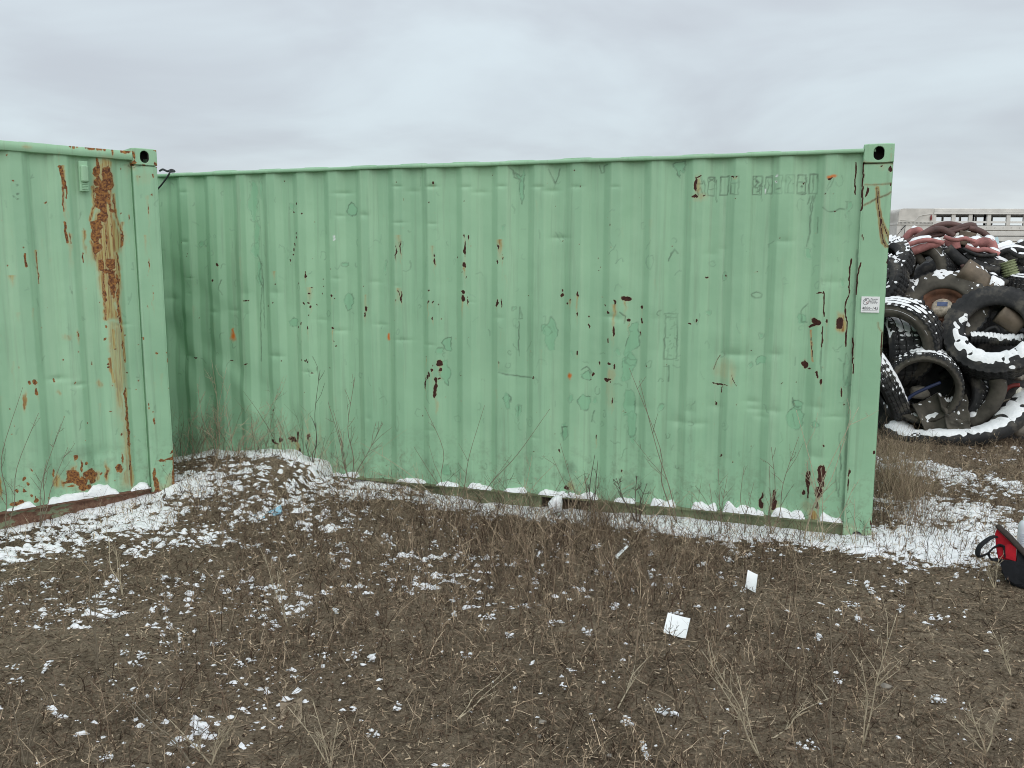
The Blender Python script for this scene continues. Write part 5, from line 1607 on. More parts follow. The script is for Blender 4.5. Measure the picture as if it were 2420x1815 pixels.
s1 = 1/5.267
def qc(x, y): return (1400+x*s1, 1280+y*s1)
c1 = card('card', 'square blank white card propped among the weeds in the foreground', prop(*qc(940, 880), *qc(1220, 955), *qc(1160, 1240), *qc(880, 1165), .55))
c2 = card('card', 'small white card standing on edge, half hidden by stems, right of the square card', prop(*qc(1935, 350), *qc(2058, 410), *qc(2028, 665), *qc(1898, 595), .75), bend=.004)
c3 = card('paper_strip', 'narrow white paper strip with dark marks lying in the weeds below the snow-capped lump', [gpt(*qc(420, 150), .05), gpt(*qc(452, 158), .05), gpt(*qc(300, 285), .035), gpt(*qc(282, 240), .035)], cat='paper')
pt = MB()
for i, (a, b) in enumerate((((300, 222), (330, 252)), ((312, 218), (318, 255)), ((325, 208), (345, 240)), ((345, 198), (362, 225)), ((360, 182), (384, 212)), ((378, 172), (400, 200)), ((340, 240), (352, 205)))):
    pa, pb = gpt(*qc(*a), .053), gpt(*qc(*b), .053)
    c0 = np.array(c3.location)
    pt.tube([pa-c0, pb-c0], .0012, 4)
pt.build('pen_marks', M['ink'], c3)


def rock(name, label, P, size, mat, seed, cat='stone', squash=.7, snowcap=False):
    r_ = np.random.default_rng(seed)
    import bmesh
    bm = bmesh.new(); bmesh.ops.create_icosphere(bm, subdivisions=3, radius=1.0)
    V = np.array([v.co[:] for v in bm.verts]); F_ = np.array([[v.index for v in f.verts] for f in bm.faces]); bm.free()
    V = V*(1+.22*nz(V[:, 0]*2+seed, V[:, 1]*2+V[:, 2]*1.7, seed)[:, None]+.08*nz(V[:, 0]*6, V[:, 1]*6+V[:, 2]*5, seed+1)[:, None])
    for _ in range(5):
        nn_ = r_.standard_normal(3); nn_ /= np.linalg.norm(nn_); c_ = r_.uniform(.62, .85)
        d_ = V@nn_; V = V-np.maximum(d_-c_, 0)[:, None]*nn_
    V = V*np.array([size[0], size[1], size[2]])
    o = mesh(name, V, F_, mat, smooth=False)
    o.location = tuple(P); tag(o, label, cat)
    return o, V, F_


SNOWPARTS = []


def snow_cap(V, F_, thr, thick, seed, zmin=None, lim=None):
    """shell of snow over the upward faces of a mesh given in world space"""
    V = np.asarray(V, float)
    F_ = [tuple(f) for f in F_]
    T = []
    for f in F_:
        if len(f) == 3: T.append((f[0], f[1], f[2], f[2]))
        elif len(f) == 4: T.append(f)
    T = np.array(T)
    c = V[T].mean(1)
    nr = np.cross(V[T[:, 2]]-V[T[:, 0]], V[T[:, 3]]-V[T[:, 1]])
    tri = T[:, 2] == T[:, 3]
    nr[tri] = np.cross(V[T[tri, 1]]-V[T[tri, 0]], V[T[tri, 2]]-V[T[tri, 0]])
    nr /= np.linalg.norm(nr, axis=1)[:, None]+1e-12
    k_ = nr[:, 2]+.22*nz(c[:, 0]*14, c[:, 1]*14+c[:, 2]*9, seed)+.30*nz(c[:, 0]*42, c[:, 1]*42+c[:, 2]*34, seed+1) > thr+.04
    if zmin is not None: k_ &= c[:, 2] > zmin
    if lim is not None: k_ &= lim(c, nr)
    if not k_.any(): return
    S = T[k_]
    used_, inv = np.unique(S, return_inverse=True)
    S2 = inv.reshape(S.shape)
    vn = np.zeros((len(used_), 3))
    for j in range(4): np.add.at(vn, S2[:, j], nr[k_])
    vn /= np.linalg.norm(vn, axis=1)[:, None]+1e-12
    # soften the ragged outline: average each border vertex with its border neighbours
    E_ = np.concatenate([S2[:, [0, 1]], S2[:, [1, 2]], S2[:, [2, 3]], S2[:, [3, 0]]]); E_ = E_[E_[:, 0] != E_[:, 1]]
    key = np.sort(E_, 1); kk = key[:, 0].astype(np.int64)*len(used_)+key[:, 1]
    uq, cn = np.unique(kk, return_counts=True)
    be = uq[cn == 1]; b0, b1 = be//len(used_), be % len(used_)
    Pn = V[used_].copy()
    for _ in range(2):
        acc = np.zeros_like(Pn); ct = np.zeros(len(Pn))
        np.add.at(acc, b0, Pn[b1]); np.add.at(acc, b1, Pn[b0]); np.add.at(ct, b0, 1); np.add.at(ct, b1, 1)
        q = ct > 0
        Pn[q] = Pn[q]*.4+.6*acc[q]/ct[q][:, None]
    # interior vertices rise, border vertices stay on the surface
    cnt_all = np.bincount(T.ravel(), minlength=len(V))[used_]; cnt = np.bincount(S.ravel(), minlength=len(V))[used_]
    inside = np.clip(cnt/np.maximum(cnt_all, 1), 0, 1)
    P_ = Pn
    h_ = thick*(.35+.65*(inside > .99))*(1+.4*nz(P_[:, 0]*30, P_[:, 1]*30+P_[:, 2]*20, seed+2))*np.where(inside > .99, 1, .25)
    Vt = P_+(vn*.5+np.array([0, 0, .5]))*h_[:, None]+vn*.0015
    q4_ = S2[:, 2] != S2[:, 3]
    SNOWPARTS.append((Vt, np.vstack([S2[:, [0, 1, 2]], S2[q4_][:, [0, 2, 3]]])))


# stone lump with a cap of snow in front of the fork pocket
P0 = at(1312, 1196, -.16)
o, V, F_ = rock('stone_lump', 'snow-capped pointed lump standing before the open fork pocket', P0, (.046, .045, .066), M['concrete'], 4)
snow_cap(V+P0, F_, -.55, .016, 3)
P0 = gpt(1265, 1228, .0)
o, V, F_ = rock('concrete_chunk', 'grey flat chunk lying below the snow-capped lump', P0, (.085, .06, .028), M['concrete'], 9, 'rubble')
snow_cap(V+P0, F_, .75, .008, 5)
P0 = gpt(1282, 1712, .006)
rock('stone', 'pale round stone in the middle foreground', P0, (.017, .014, .010), M['stone'], 12)
P0 = gpt(1275, 1742, .004)
rock('stone', 'small flat stone just below the pale round one', P0, (.010, .009, .006), M['stone'], 13)
P0 = gpt(2095, 1625, .006)
rock('stone', 'broken light stone in the right foreground', P0, (.026, .014, .012), M['stone'], 15)
P0 = gpt(1865, 1775, .005)
rock('stone', 'long tan chip of stone at the bottom right', P0, (.030, .010, .009), M['cardboard'], 16)
P0 = gpt(1440, 1792, .004)
rock('stone', 'pale pebble at the bottom edge', P0, (.011, .010, .007), M['stone'], 17)
c4 = card('cardboard_piece', 'flat brown piece of wet cardboard in the lower left foreground', [gpt(662, 1668, .012), gpt(715, 1655, .016), gpt(712, 1715, .014), gpt(664, 1722, .006)], .003, .012, M['cardboard'], 'cardboard')
a_, b_, c_, d_ = gpt(600, 1222, .03), gpt(664, 1204, .05), gpt(668, 1216, .045), gpt(604, 1233, .02)
c5 = card('plastic_scrap', 'flattened sky blue plastic scrap in the snow on the left', [a_-np.array([0, 0, .02]), b_-np.array([0, 0, .02]), c_-np.array([0, 0, .03]), d_-np.array([0, 0, .015])], .004, .01, M['bluefoil'], 'plastic')
V = np.array([v.co[:] for v in c5.data.vertices])+np.array(c5.location)
snow_cap(V, [tuple(p.vertices) for p in c5.data.polygons], .4, .008, 8, lim=lambda c, n_: (c[:, 0] < a_[0]+.62*(b_[0]-a_[0])))

# cable on the roof edge by the left corner of the long container
cb = MB()
pts = [at(345*1.094, 371*1.094-2, .05), at(352*1.094, 366*1.094, .04), at(362*1.094, 370*1.094, .02), at(370*1.094, 367*1.094, .05), at(377*1.094, 370*1.094, .06), at(368*1.094, 371*1.094, .0)]
cb.tube(smooth_path(pts, 5), .009, 6)
pts = [at(366*1.094, 368*1.094, .01), at(366*1.094, 374*1.094, -.014), at(356*1.094, 390*1.094, -.014), at(343*1.094, 406*1.094, -.012), at(325*1.094, 425*1.094, -.012)]
cb.tube(smooth_path(pts, 5), .007, 6)
tag(cb.build('cable', M['rope'], None, True), 'black cable looped over the top left corner of the long container', 'cable')

# ------------------------------------------------------------------ scrap pile behind the right end
def tyre_vf(R_, r_, w, nseg=84, seed=0, lug=.012):
    prof = [(-.34*w, r_), (-.44*w, r_+.10*(R_-r_)), (-.50*w, r_+.40*(R_-r_)), (-.495*w, r_+.66*(R_-r_)), (-.455*w, R_-.055), (-.425*w, R_-.020), (-.41*w, R_-.004)]
    for g in (-.30, -.10, .10, .30):
        prof += [(g*w-.018*w, R_), (g*w-.016*w, R_-.013), (g*w+.016*w, R_-.013), (g*w+.018*w, R_)]
    prof += [(-p[0], p[1]) for p in prof[:7][::-1]]
    no = len(prof)
    prof += [(.30*w, r_+.006), (.38*w, r_+.25*(R_-r_)), (.42*w, r_+.60*(R_-r_)), (.32*w, R_-.05), (0, R_-.035), (-.32*w, R_-.05), (-.42*w, r_+.60*(R_-r_)), (-.38*w, r_+.25*(R_-r_)), (-.30*w, r_+.006)]
    fine_p = []
    k0 = 0
    for q, (p0, p1) in enumerate(zip(prof, prof[1:]+prof[:1])):
        d_ = math.hypot(p1[0]-p0[0], p1[1]-p0[1]); c_ = max(1, int(d_/.022))
        for e in range(c_): fine_p.append((p0[0]+(p1[0]-p0[0])*e/c_, p0[1]+(p1[1]-p0[1])*e/c_))
        if q == 4: k0 = len(fine_p)
        if q == no-1: no2 = len(fine_p)
    prof, no = fine_p, no2
    m = len(prof)
    V = np.zeros((nseg, m, 3))
    for i in range(nseg):
        a = i*2*math.pi/nseg
        cut = 1.0 if i % 3 == 0 else 0.0
        for j, (ax, rd) in enumerate(prof):
            rr_ = rd
            if j < no and rd > R_-.045: rr_ = rd-cut*lug*(1 if abs(ax) > .22*w else .5)
            V[i, j] = (ax, math.cos(a)*rr_, math.sin(a)*rr_)
    F_ = []
    for i in range(nseg):
        k_ = (i+1) % nseg
        for j in range(m):
            l_ = (j+1) % m
            F_.append((i*m+j, k_*m+j, k_*m+l_, i*m+l_))
    return V.reshape(-1, 3), np.array(F_), m, no, k0


def axis_matrix(ax, P_):
    ax = np.array(ax, float); ax /= np.linalg.norm(ax)
    up = np.array([0, 0, 1.0])
    if abs(ax[2]) > .95: up = np.array([0, 1.0, 0])
    y_ = np.cross(up, ax); y_ /= np.linalg.norm(y_)
    z_ = np.cross(ax, y_)
    return np.stack([ax, y_, z_], 1), np.array(P_, float)


def tyre(label, P_, R_, r_, w, ax, seed, squash=1.0, mat='rubber', snow_thr=.62, rim=False, lim=None, thick=.012):
    V, F_, m, no, k0 = tyre_vf(R_, r_, w, 120, seed)
    V = V*np.array([1, 1, squash])
    Rm, P_ = axis_matrix(ax, P_)
    me_root = empty('tyre', label, 'tyre', tuple(P_), 'scrap tyres in the pile')
    Rm4 = Matrix([list(Rm[i])+[P_[i]] for i in range(3)]+[[0, 0, 0, 1]])
    me_root.matrix_world = Rm4
    j = np.arange(len(F_)) % m
    tread = (j >= k0) & (j < no-k0-1)
    side = ~tread
    def sub(sel, nm, mt):
        f = F_[sel]; us, inv = np.unique(f, return_inverse=True)
        return mesh(nm, V[us], inv.reshape(f.shape), M[mt], me_root, True)
    t_ = sub(tread, 'tread', 'rubber'); s_ = sub(side, 'sidewall', mat)
    t_.data.polygons.foreach_set('use_smooth', np.zeros(len(t_.data.polygons), bool))
    if rim:
        pr = [(-.30*w, r_*1.03), (-.26*w, r_*.95), (-.10*w, r_*.90), (.0, r_*.86), (.04*w, r_*.62), (-.12*w, r_*.50), (-.14*w, r_*.30), (-.14*w, .001)]
        nV, nF = [], []
        for i in range(36):
            a = i*2*math.pi/36
            for ax_, rd in pr: nV.append((-ax_, math.cos(a)*rd, math.sin(a)*rd))
        for i in range(36):
            k_ = (i+1) % 36
            for q in range(len(pr)-1): nF.append((i*8+q, i*8+q+1, k_*8+q+1, k_*8+q))
        rim_o = mesh('rim', np.array(nV), nF, M['rim'], me_root, True)
        h_ = MB().tube([(.10*w, 0, 0), (.34*w, 0, 0), (.42*w, 0, 0)], [r_*.46, r_*.44, r_*.36], 20); h_.build('hub', M['hub'], rim_o, True)
        MB().box((.425*w, -.05, -.005), (.43*w, .05, .05)).build('hub_plate', M['navy'], rim_o)
        for i in range(8):
            a = i*math.pi/4
            MB().tube([(.10*w, math.cos(a)*r_*.56, math.sin(a)*r_*.56), (.18*w, math.cos(a)*r_*.56, math.sin(a)*r_*.56)], .012, 6).build('wheel_nut', M['rim'], rim_o)
    Wv = V@Rm.T+P_
    inner = j >= no
    Fo = F_[~inner]
    snow_cap(Wv, Fo, snow_thr, thick, seed, lim=lim)
    return me_root


def a1(x, y): return (2070+x/5.351, 470+y/5.351)
def a2(x, y): return (2070+x/5.531, 760+y/5.531)


tyre('large black truck tyre facing the camera, snow along its lower inner edge', at(2352, 787, 3.95), .485, .265, .27, (-.16, -.86, .48), 1, snow_thr=.40, lim=lambda c, n_: (((c[:, 2]-at(2352, 787, 3.95)[2])+.55*(c[:, 0]-at(2352, 787, 3.95)[0]) < .06) & (np.hypot(c[:, 0]-at(2352, 787, 3.95)[0], (c[:, 2]-at(2352, 787, 3.95)[2])*1.15) < .40)) | (n_[:, 2] > .9))
tyre('upright dusty tyre with thick snow on its tread, second highest in the pile', at(*a1(620, 930), 4.75), .345, .185, .20, (-.66, -.74, .10), 2, mat='dusty', snow_thr=.42)
tyre('tyre with a rusty rim and cream hub in the middle of the pile', at(*a1(840, 1420), 4.30), .46, .235, .24, (-.14, -.80, .58), 3, mat='dusty', snow_thr=.72, rim=True)
tyre('tilted tyre at the left with a snowy tread, just right of the white sticker', at(*a1(270, 1780), 4.05), .45, .30, .30, (-.42, -.84, -.34), 4, mat='dusty', snow_thr=.55)
tyre('wide tyre seen tread-on, its tread covered with snow, against the corner post', at(2128, 832, 4.22), .375, .20, .36, (.97, .18, .05), 5, snow_thr=.40)
tyre('tyre seen edge-on with a slanting snowy tread above the large dark hole', at(2088, 905, 3.98), .44, .24, .19, (.86, .12, .46), 6, snow_thr=.22)
tyre('wide tyre with a big dark opening low in the pile, blue hose inside', at(2182, 908, 3.88), .375, .285, .46, (-.06, -.97, -.16), 7, mat='dusty', snow_thr=.70, thick=.012)
tyre('tyre lying flat with snow on top at the right edge', at(2442, 672, 4.7), .30, .16, .22, (.05, -.10, .99), 8, snow_thr=.55)
tyre('tyre half hidden behind the container, topmost at the left', at(2078, 628, 4.5), .36, .20, .22, (-.42, -.62, .66), 9, snow_thr=.62)
tyre('tyre half hidden behind the container, below the topmost left one', at(2070, 672, 4.35), .34, .20, .22, (-.55, -.66, .45), 10, snow_thr=.60)
tyre('dark tyre arch behind the container at sticker height', at(2092, 735, 4.42), .40, .22, .22, (-.12, -.92, .32), 11, snow_thr=.72)
tyre('tyre buried behind the torn rubber, snow on its right tread', at(2272, 938, 4.12), .34, .2, .30, (-.70, -.66, .22), 12, snow_thr=.50)
tyre('tyre buried deep under the large black truck tyre', at(2345, 915, 4.55), .42, .22, .26, (-.2, -.95, .1), 13, snow_thr=.97)


def hose(name, label, pts, rad, mat, n=10, cat='hose', seg=5, ribbed=0, snow=None, seed=0, sy=1.0):
    path = smooth_path([np.array(p) for p in pts], seg)
    base = path.mean(0); base[2] = path[:, 2].min()
    if ribbed:
        L_ = np.linalg.norm(np.diff(path, axis=0), axis=1).sum(); m = int(L_/ribbed)*4
        s_ = np.concatenate([[0], np.cumsum(np.linalg.norm(np.diff(path, axis=0), axis=1))])
        tt = np.linspace(0, s_[-1], m)
        path = np.stack([np.interp(tt, s_, path[:, k_]) for k_ in range(3)], 1)
        rr_ = rad*np.where((np.arange(m) % 4) < 2, 1.0, .84)
    else:
        rr_ = np.full(len(path), rad)
    V, F_ = tube_vf(path, rr_, n, True, sy)
    o = mesh(name, V-base, F_, M[mat], smooth=not ribbed)
    o.location = tuple(base)
    import bmesh
    bm = bmesh.new(); bm.from_mesh(o.data); bmesh.ops.recalc_face_normals(bm, faces=bm.faces[:]); bm.to_mesh(o.data); bm.free()
    tag(o, label, cat, 'hoses in the scrap pile' if cat == 'hose' else None)
    if snow is not None:
        Fq = [tuple(p.vertices) for p in o.data.polygons if len(p.vertices) == 4]
        snow_cap(V, Fq, snow, .016, seed)
    return o


def pa(Y, *xy): return [at(*a1(x_, y_), Y+(.0)) for x_, y_ in xy]
def pb(Y, *xy): return [at(*a2(x_, y_), Y+(.0)) for x_, y_ in xy]


hose('hose', 'thick faded red hose, snow dusted, upper left of the pile', pa(4.7, (250, 700), (400, 620), (540, 560), (700, 545)), .055, 'pink', snow=.60, seed=21)
hose('hose', 'thick faded red hose lying below the upper left one', pa(4.62, (370, 690), (520, 640), (690, 575), (820, 570)), .050, 'pink', snow=.60, seed=22)
hose('hose', 'pinched loop of faded red hose against the trailer nose', pa(5.0, (360, 530), (400, 470), (450, 420), (530, 400), (560, 440), (510, 500)), .042, 'pink', snow=.70, seed=23)
hose('hose', 'short upright stub of faded red hose at the pile top', pa(4.75, (950, 500), (965, 560), (985, 640)), .075, 'pink', snow=.85, seed=24)
hose('hose', 'bent pink hose at the upper right of the pile', pa(4.75, (1190, 565), (1310, 555), (1420, 545), (1465, 590), (1480, 670)), .055, 'pink', snow=.78, seed=25)
hose('hose', 'long brown hose arching along the pile top', pa(4.95, (180, 630), (400, 545), (600, 440), (780, 345), (930, 320), (1080, 350)), .034, 'maroon', 8)
hose('hose', 'brown hose running under the long arching one', pa(4.85, (420, 560), (620, 430), (800, 382), (900, 410), (990, 470)), .034, 'maroon', 8)
hose('hose', 'brown hose folded back in a hairpin at the pile top', pa(4.9, (560, 510), (800, 450), (1000, 385), (1170, 335), (1240, 350), (1240, 420), (1190, 500)), .034, 'maroon', 8)
hose('hose', 'brown hose beside the hairpin fold', pa(4.88, (600, 500), (850, 445), (1050, 395), (1190, 355)), .024, 'maroon', 8)
hose('hose', 'brown hose dropping right from the hairpin', pa(4.86, (1180, 370), (1290, 395), (1390, 450), (1450, 520)), .032, 'maroon', 8)
hose('hose', 'thin brown hose looped by the container edge', pa(4.8, (250, 540), (290, 500), (340, 500), (370, 545)), .016, 'maroon', 7)
hose('hose', 'flattened dark belt under the brown hoses', pa(5.0, (640, 460), (800, 370), (950, 345), (1100, 400)), .075, 'dusty', 10, 'belt', sy=.5)
for i, (lab, pts, rad, Y) in enumerate((
        ('fat black inner tube, upper of the two beside the snowy tread', ((960, 640), (1060, 630), (1150, 690), (1160, 790)), .06, 4.85),
        ('long black hose with snow sloping right across the pile', ((1160, 760), (1230, 720), (1400, 770), (1560, 840), (1640, 880)), .068, 4.65),
        ('black hose below the long sloping one', ((1200, 800), (1300, 840), (1420, 890), (1560, 910)), .055, 4.6),
        ('black hose at the right edge of the pile top', ((1360, 720), (1500, 690), (1620, 700), (1720, 760), (1873, 800)), .070, 4.85),
        ('black hose reaching the right edge below the white slab', ((1600, 690), (1720, 660), (1880, 680)), .06, 4.95),
        ('thin black hose sloping under the ribbed olive hose', ((1480, 780), (1640, 830), (1880, 910)), .035, 4.7),
        ('low black hose above the flat tyre, snow along its top', ((1340, 960), (1480, 1000), (1660, 1070)), .04, 4.45),
        ('lowest black hose before the large truck tyre', ((1330, 990), (1450, 1050), (1600, 1110)), .035, 4.4),
        ('black hose running beside the upright dusty tyre', ((900, 620), (1000, 720), (1110, 810), (1250, 900)), .055, 4.55),
        ('short dark hose stub at the right edge', ((1760, 650), (1820, 610), (1880, 590)), .06, 5.0))):
    hose('hose', lab, pa(Y, *pts), rad, 'rubber', snow=.80, seed=40+i)
rh = random.Random(77)
for i, (lab, pts, rad) in enumerate((('slim faded pink hose lying over the thick red ones', ((230, 640), (420, 575), (640, 520), (860, 560)), .026), ('slim faded pink hose curving by the hairpin fold', ((860, 480), (1000, 520), (1120, 500), (1260, 540)), .024), ('slim pink hose sagging under the bent pink hose', ((1130, 600), (1270, 650), (1400, 640), (1560, 700)), .026))):
    hose('hose', lab, pa(4.58, *pts), rad, 'pink', 8, snow=.75, seed=500+i)
for i in range(22):
    x0, y0 = rh.uniform(150, 1800), rh.uniform(600, 1050)
    a = rh.uniform(-.5, .9); L_ = rh.uniform(180, 520); cv = rh.uniform(-90, 90)
    pts = [(x0+math.cos(a)*L_*t_-math.sin(a)*cv*math.sin(math.pi*t_), y0+math.sin(a)*L_*t_+math.cos(a)*cv*math.sin(math.pi*t_)) for t_ in (0, .33, .66, 1)]
    hose('hose', 'one of many thin dark hoses tangled in the scrap pile', pa(rh.uniform(4.55, 5.0), *pts), rh.uniform(.018, .045), rh.choice(['rubber', 'rubber', 'maroon', 'dusty']), 8, snow=rh.choice([.7, .8, None]), seed=400+i)
hose('hose', 'olive green ribbed hose sticking up at the right', pa(4.62, (1655, 790), (1680, 870), (1710, 970)), .085, 'greenhose', 14, ribbed=.024)
hose('hose', 'thin rusty pole leaning in the pile beside the snowy tread', pa(4.5, (1090, 830), (1120, 930), (1160, 1040)), .022, 'maroon', 8, 'pole', snow=.3, seed=61)
hose('log', 'thick brown log with snow along its back', pa(4.45, (1090, 880), (1230, 980), (1340, 1090), (1380, 1180)), .125, 'tan', 12, 'log', snow=.62, seed=62)
hose('log', 'snow-covered rounded log end above the large truck tyre', pa(4.4, (1400, 1090), (1470, 1120), (1540, 1170)), .10, 'tan', 12, 'log', snow=.2, seed=63)
hose('pipe', 'brown pipe standing at the pile top under the hairpin hose', pa(4.85, (1170, 420), (1140, 510), (1110, 590)), .085, 'tan', 12, 'pipe', snow=.9, seed=64)
hose('pipe', 'grey pipe lying behind the container at the left', pa(4.55, (190, 850), (320, 825), (450, 800)), .065, 'dusty', 12, 'pipe', snow=.80, seed=65)
hose('hose', 'dark blue hose curving inside the big dark opening', pb(3.70, (385, 1050), (480, 960), (640, 880), (845, 795)), .017, 'bluehose', 8)
hose('hose', 'black ribbed hose crossing the large truck tyre\'s opening', pb(3.98, (1230, 225), (1400, 225), (1560, 245), (1700, 255), (1930, 250)), .055, 'rubber', 12, ribbed=.034, snow=.30, seed=66)
hose('pipe', 'tan pipe end inside the large truck tyre', pa(4.05, (1560, 1440), (1690, 1520), (1830, 1620)), .105, 'tan', 14, 'pipe')
hose('hose', 'thin black hose looping inside the large truck tyre', pb(4.02, (1380, 190), (1450, 110), (1560, 70), (1620, 140)), .016, 'rubber', 6)
hose('hose', 'thin black cable inside the large truck tyre', pb(4.05, (1240, 130), (1500, 160), (1800, 140), (1930, 150)), .014, 'rubber', 6)
hose('hose', 'thick grey hose with snow curving down to the torn rubber', pb(3.82, (1580, 740), (1600, 880), (1530, 1060), (1390, 1220), (1230, 1340)), .080, 'dusty', 12, snow=.45, seed=67)
hose('hose', 'red hose curving in the dark gap at the right', pb(4.1, (1660, 980), (1700, 890), (1780, 840), (1880, 830)), .022, 'redhose', 8)
hose('pipe', 'thin pale rod in the dark gap at the right', pb(4.0, (1640, 1055), (1700, 1030), (1790, 1010)), .010, 'hub', 6, 'rod')


def slabby(name, label, quad, thick, mat, cat, bend=0.0, snow=None, seed=0, wav=0.0):
    Q = np.array(quad, float); n = 26
    base = Q.mean(0)
    nr = np.cross(Q[1]-Q[0], Q[3]-Q[0]); nr /= np.linalg.norm(nr)
    s_ = np.linspace(0, 1, n); V = []
    for sg in (0, 1):
        for a in s_:
            for b in s_:
                p = (Q[0]*(1-a)+Q[1]*a)*(1-b)+(Q[3]*(1-a)+Q[2]*a)*b
                V.append(p-base+nr*(bend*4*a*(1-a)+wav*float(nz(a*4, b*4, seed))+sg*thick)+(Q[1]-Q[0])*wav*1.5*float(nz(b*5, 3.3, seed+4))*(a > .9))
    V = np.array(V); F_ = []
    for i in range(n-1):
        for j in range(n-1):
            q = (i*n+j, (i+1)*n+j, (i+1)*n+j+1, i*n+j+1)
            F_.append(q[::-1]); F_.append(tuple(k_+n*n for k_ in q))
    rim = [i*n for i in range(n)]+[(n-1)*n+j for j in range(1, n)]+[i*n+n-1 for i in range(n-2, -1, -1)]+[j for j in range(n-2, 0, -1)]
    for a, b in zip(rim, rim[1:]+rim[:1]): F_.append((a, b, b+n*n, a+n*n))
    o = mesh(name, V, F_, M[mat], smooth=wav > 0)
    o.location = tuple(base)
    tag(o, label, cat)
    if snow is not None:
        snow_cap(V+base, [f for f in F_ if len(f) == 4], snow, .02, seed)
    return o


slabby('board', 'white slab lying on the pile top before the trailer', [at(*a1(1490, 610), 4.95), at(*a1(1690, 545), 5.2), at(*a1(1770, 610), 5.0), at(*a1(1580, 670), 4.8)], .03, 'tarp', 'board', snow=-.2, seed=71)
slabby('plastic_scrap', 'pale blue upright plastic piece on the pile top', [at(*a1(1475, 500), 5.0), at(*a1(1545, 478), 5.0), at(*a1(1560, 560), 5.0), at(*a1(1500, 575), 5.0)], .02, 'cyan', 'plastic')
slabby('plastic_scrap', 'bright red plastic scrap peeking out right of the container edge', [at(*a1(120, 990), 4.3), at(*a1(180, 975), 4.3), at(*a1(215, 1045), 4.3), at(*a1(130, 1055), 4.3)], .04, 'redplastic', 'plastic', .02)
slabby('foam_scrap', 'yellowed foam lump under the bent pink hose', [at(*a1(1240, 610), 4.8), at(*a1(1370, 595), 4.8), at(*a1(1400, 665), 4.75), at(*a1(1290, 680), 4.75)], .05, 'hub', 'foam', .03, .5, 72)
slabby('tarp', 'dirty white crumpled sheet at the lower right of the pile', [at(*a2(1600, 1215), 3.78), at(*a2(1850, 905), 3.95), at(*a2(1990, 800), 4.0), at(*a2(1960, 1060), 3.8)], .01, 'tarp', 'sheet', .03, None, 73, .03)
slabby('rubber_flap', 'torn dark rubber flap lying in front of the big dark opening', [at(*a2(480, 1075), 3.72), at(*a2(830, 910), 3.80), at(*a2(960, 1400), 3.62), at(*a2(640, 1420), 3.60)], .03, 'dusty', 'rubber', .06, .74, 74, .02)
slabby('rubber_flap', 'torn dark rubber flap folded over, right of the other flap', [at(*a2(800, 930), 3.75), at(*a2(1180, 960), 3.85), at(*a2(1250, 1290), 3.66), at(*a2(900, 1150), 3.62)], .03, 'dusty', 'rubber', .07, .74, 75, .02)
slabby('rubber_flap', 'narrow curled rubber strip at the foot of the flaps', [at(*a2(900, 1200), 3.58), at(*a2(1240, 1320), 3.58), at(*a2(1240, 1430), 3.55), at(*a2(930, 1400), 3.55)], .03, 'dusty', 'rubber', .05, .8, 76, .02)

# split tyre casing lying along the foot of the pile
path = smooth_path([at(2118, 1006, 3.86), at(2150, 1030, 3.66), at(2215, 1030, 3.58), at(2290, 1029, 3.58), at(2350, 1012, 3.62), at(2395, 976, 3.75), at(2440, 930, 3.95)], 16)
T_, N_, B2 = frames(path)
prof = [(-.13, .0), (-.11, .055), (.0, .075), (.10, .06), (.135, .012), (.12, -.06), (.10, -.055), (.09, .0), (.0, .045), (-.09, .03), (-.11, -.01)]
prof = [tuple(q) for q in smooth_path([(a, b, 0) for a, b in prof]+[(prof[0][0], prof[0][1], 0)], 3)[:-1, :2]]
up_ = np.array([0, 0, 1.0])
V = []
for p, t_ in zip(path, T_):
    sd_ = np.cross(t_, up_); sd_ /= np.linalg.norm(sd_)
    u_ = np.cross(sd_, t_)
    for a, b in prof: V.append(p+sd_*a*1.1+u_*(b-.02))
V = np.array(V); m = len(prof); F_ = []
for i in range(len(path)-1):
    for j in range(m):
        k_ = (j+1) % m
        F_.append((i*m+j, i*m+k_, (i+1)*m+k_, (i+1)*m+j))
F_.append(tuple(range(m))); F_.append(tuple(range((len(path)-1)*m, len(path)*m)))
base = V.mean(0)
o = mesh('tyre_casing', V-base, F_, M['rubber'], smooth=True); o.location = tuple(base)
import bmesh
bm = bmesh.new(); bm.from_mesh(o.data); bmesh.ops.recalc_face_normals(bm, faces=bm.faces[:]); bm.to_mesh(o.data); bm.free()
tag(o, 'split black tyre casing curving along the foot of the pile, filled with snow', 'tyre')
snow_cap(V, [tuple(p.vertices) for p in o.data.polygons if len(p.vertices) == 4], .60, .012, 81)
for i, (lab, px, rr_, Y) in enumerate((('grey stone under the torn rubber, left of two', a2(1350, 1050), .06, 4.0), ('grey stone under the torn rubber, right of two', a2(1450, 1045), .065, 4.02), ('rounded pale stone above the casing', a2(1370, 1190), .075, 3.85),
                                       ('whitish block at the right edge of the pile foot', a2(1930, 1390), .10, 3.75), ('tan stone at the right edge above the white sheet', a2(1880, 730), .05, 4.1), ('mottled grey block inside the big dark opening', a2(560, 920), .10, 4.0))):
    rock('stone', lab, at(*px, Y), (rr_, rr_*.8, rr_*.9), M['stone'], 90+i)

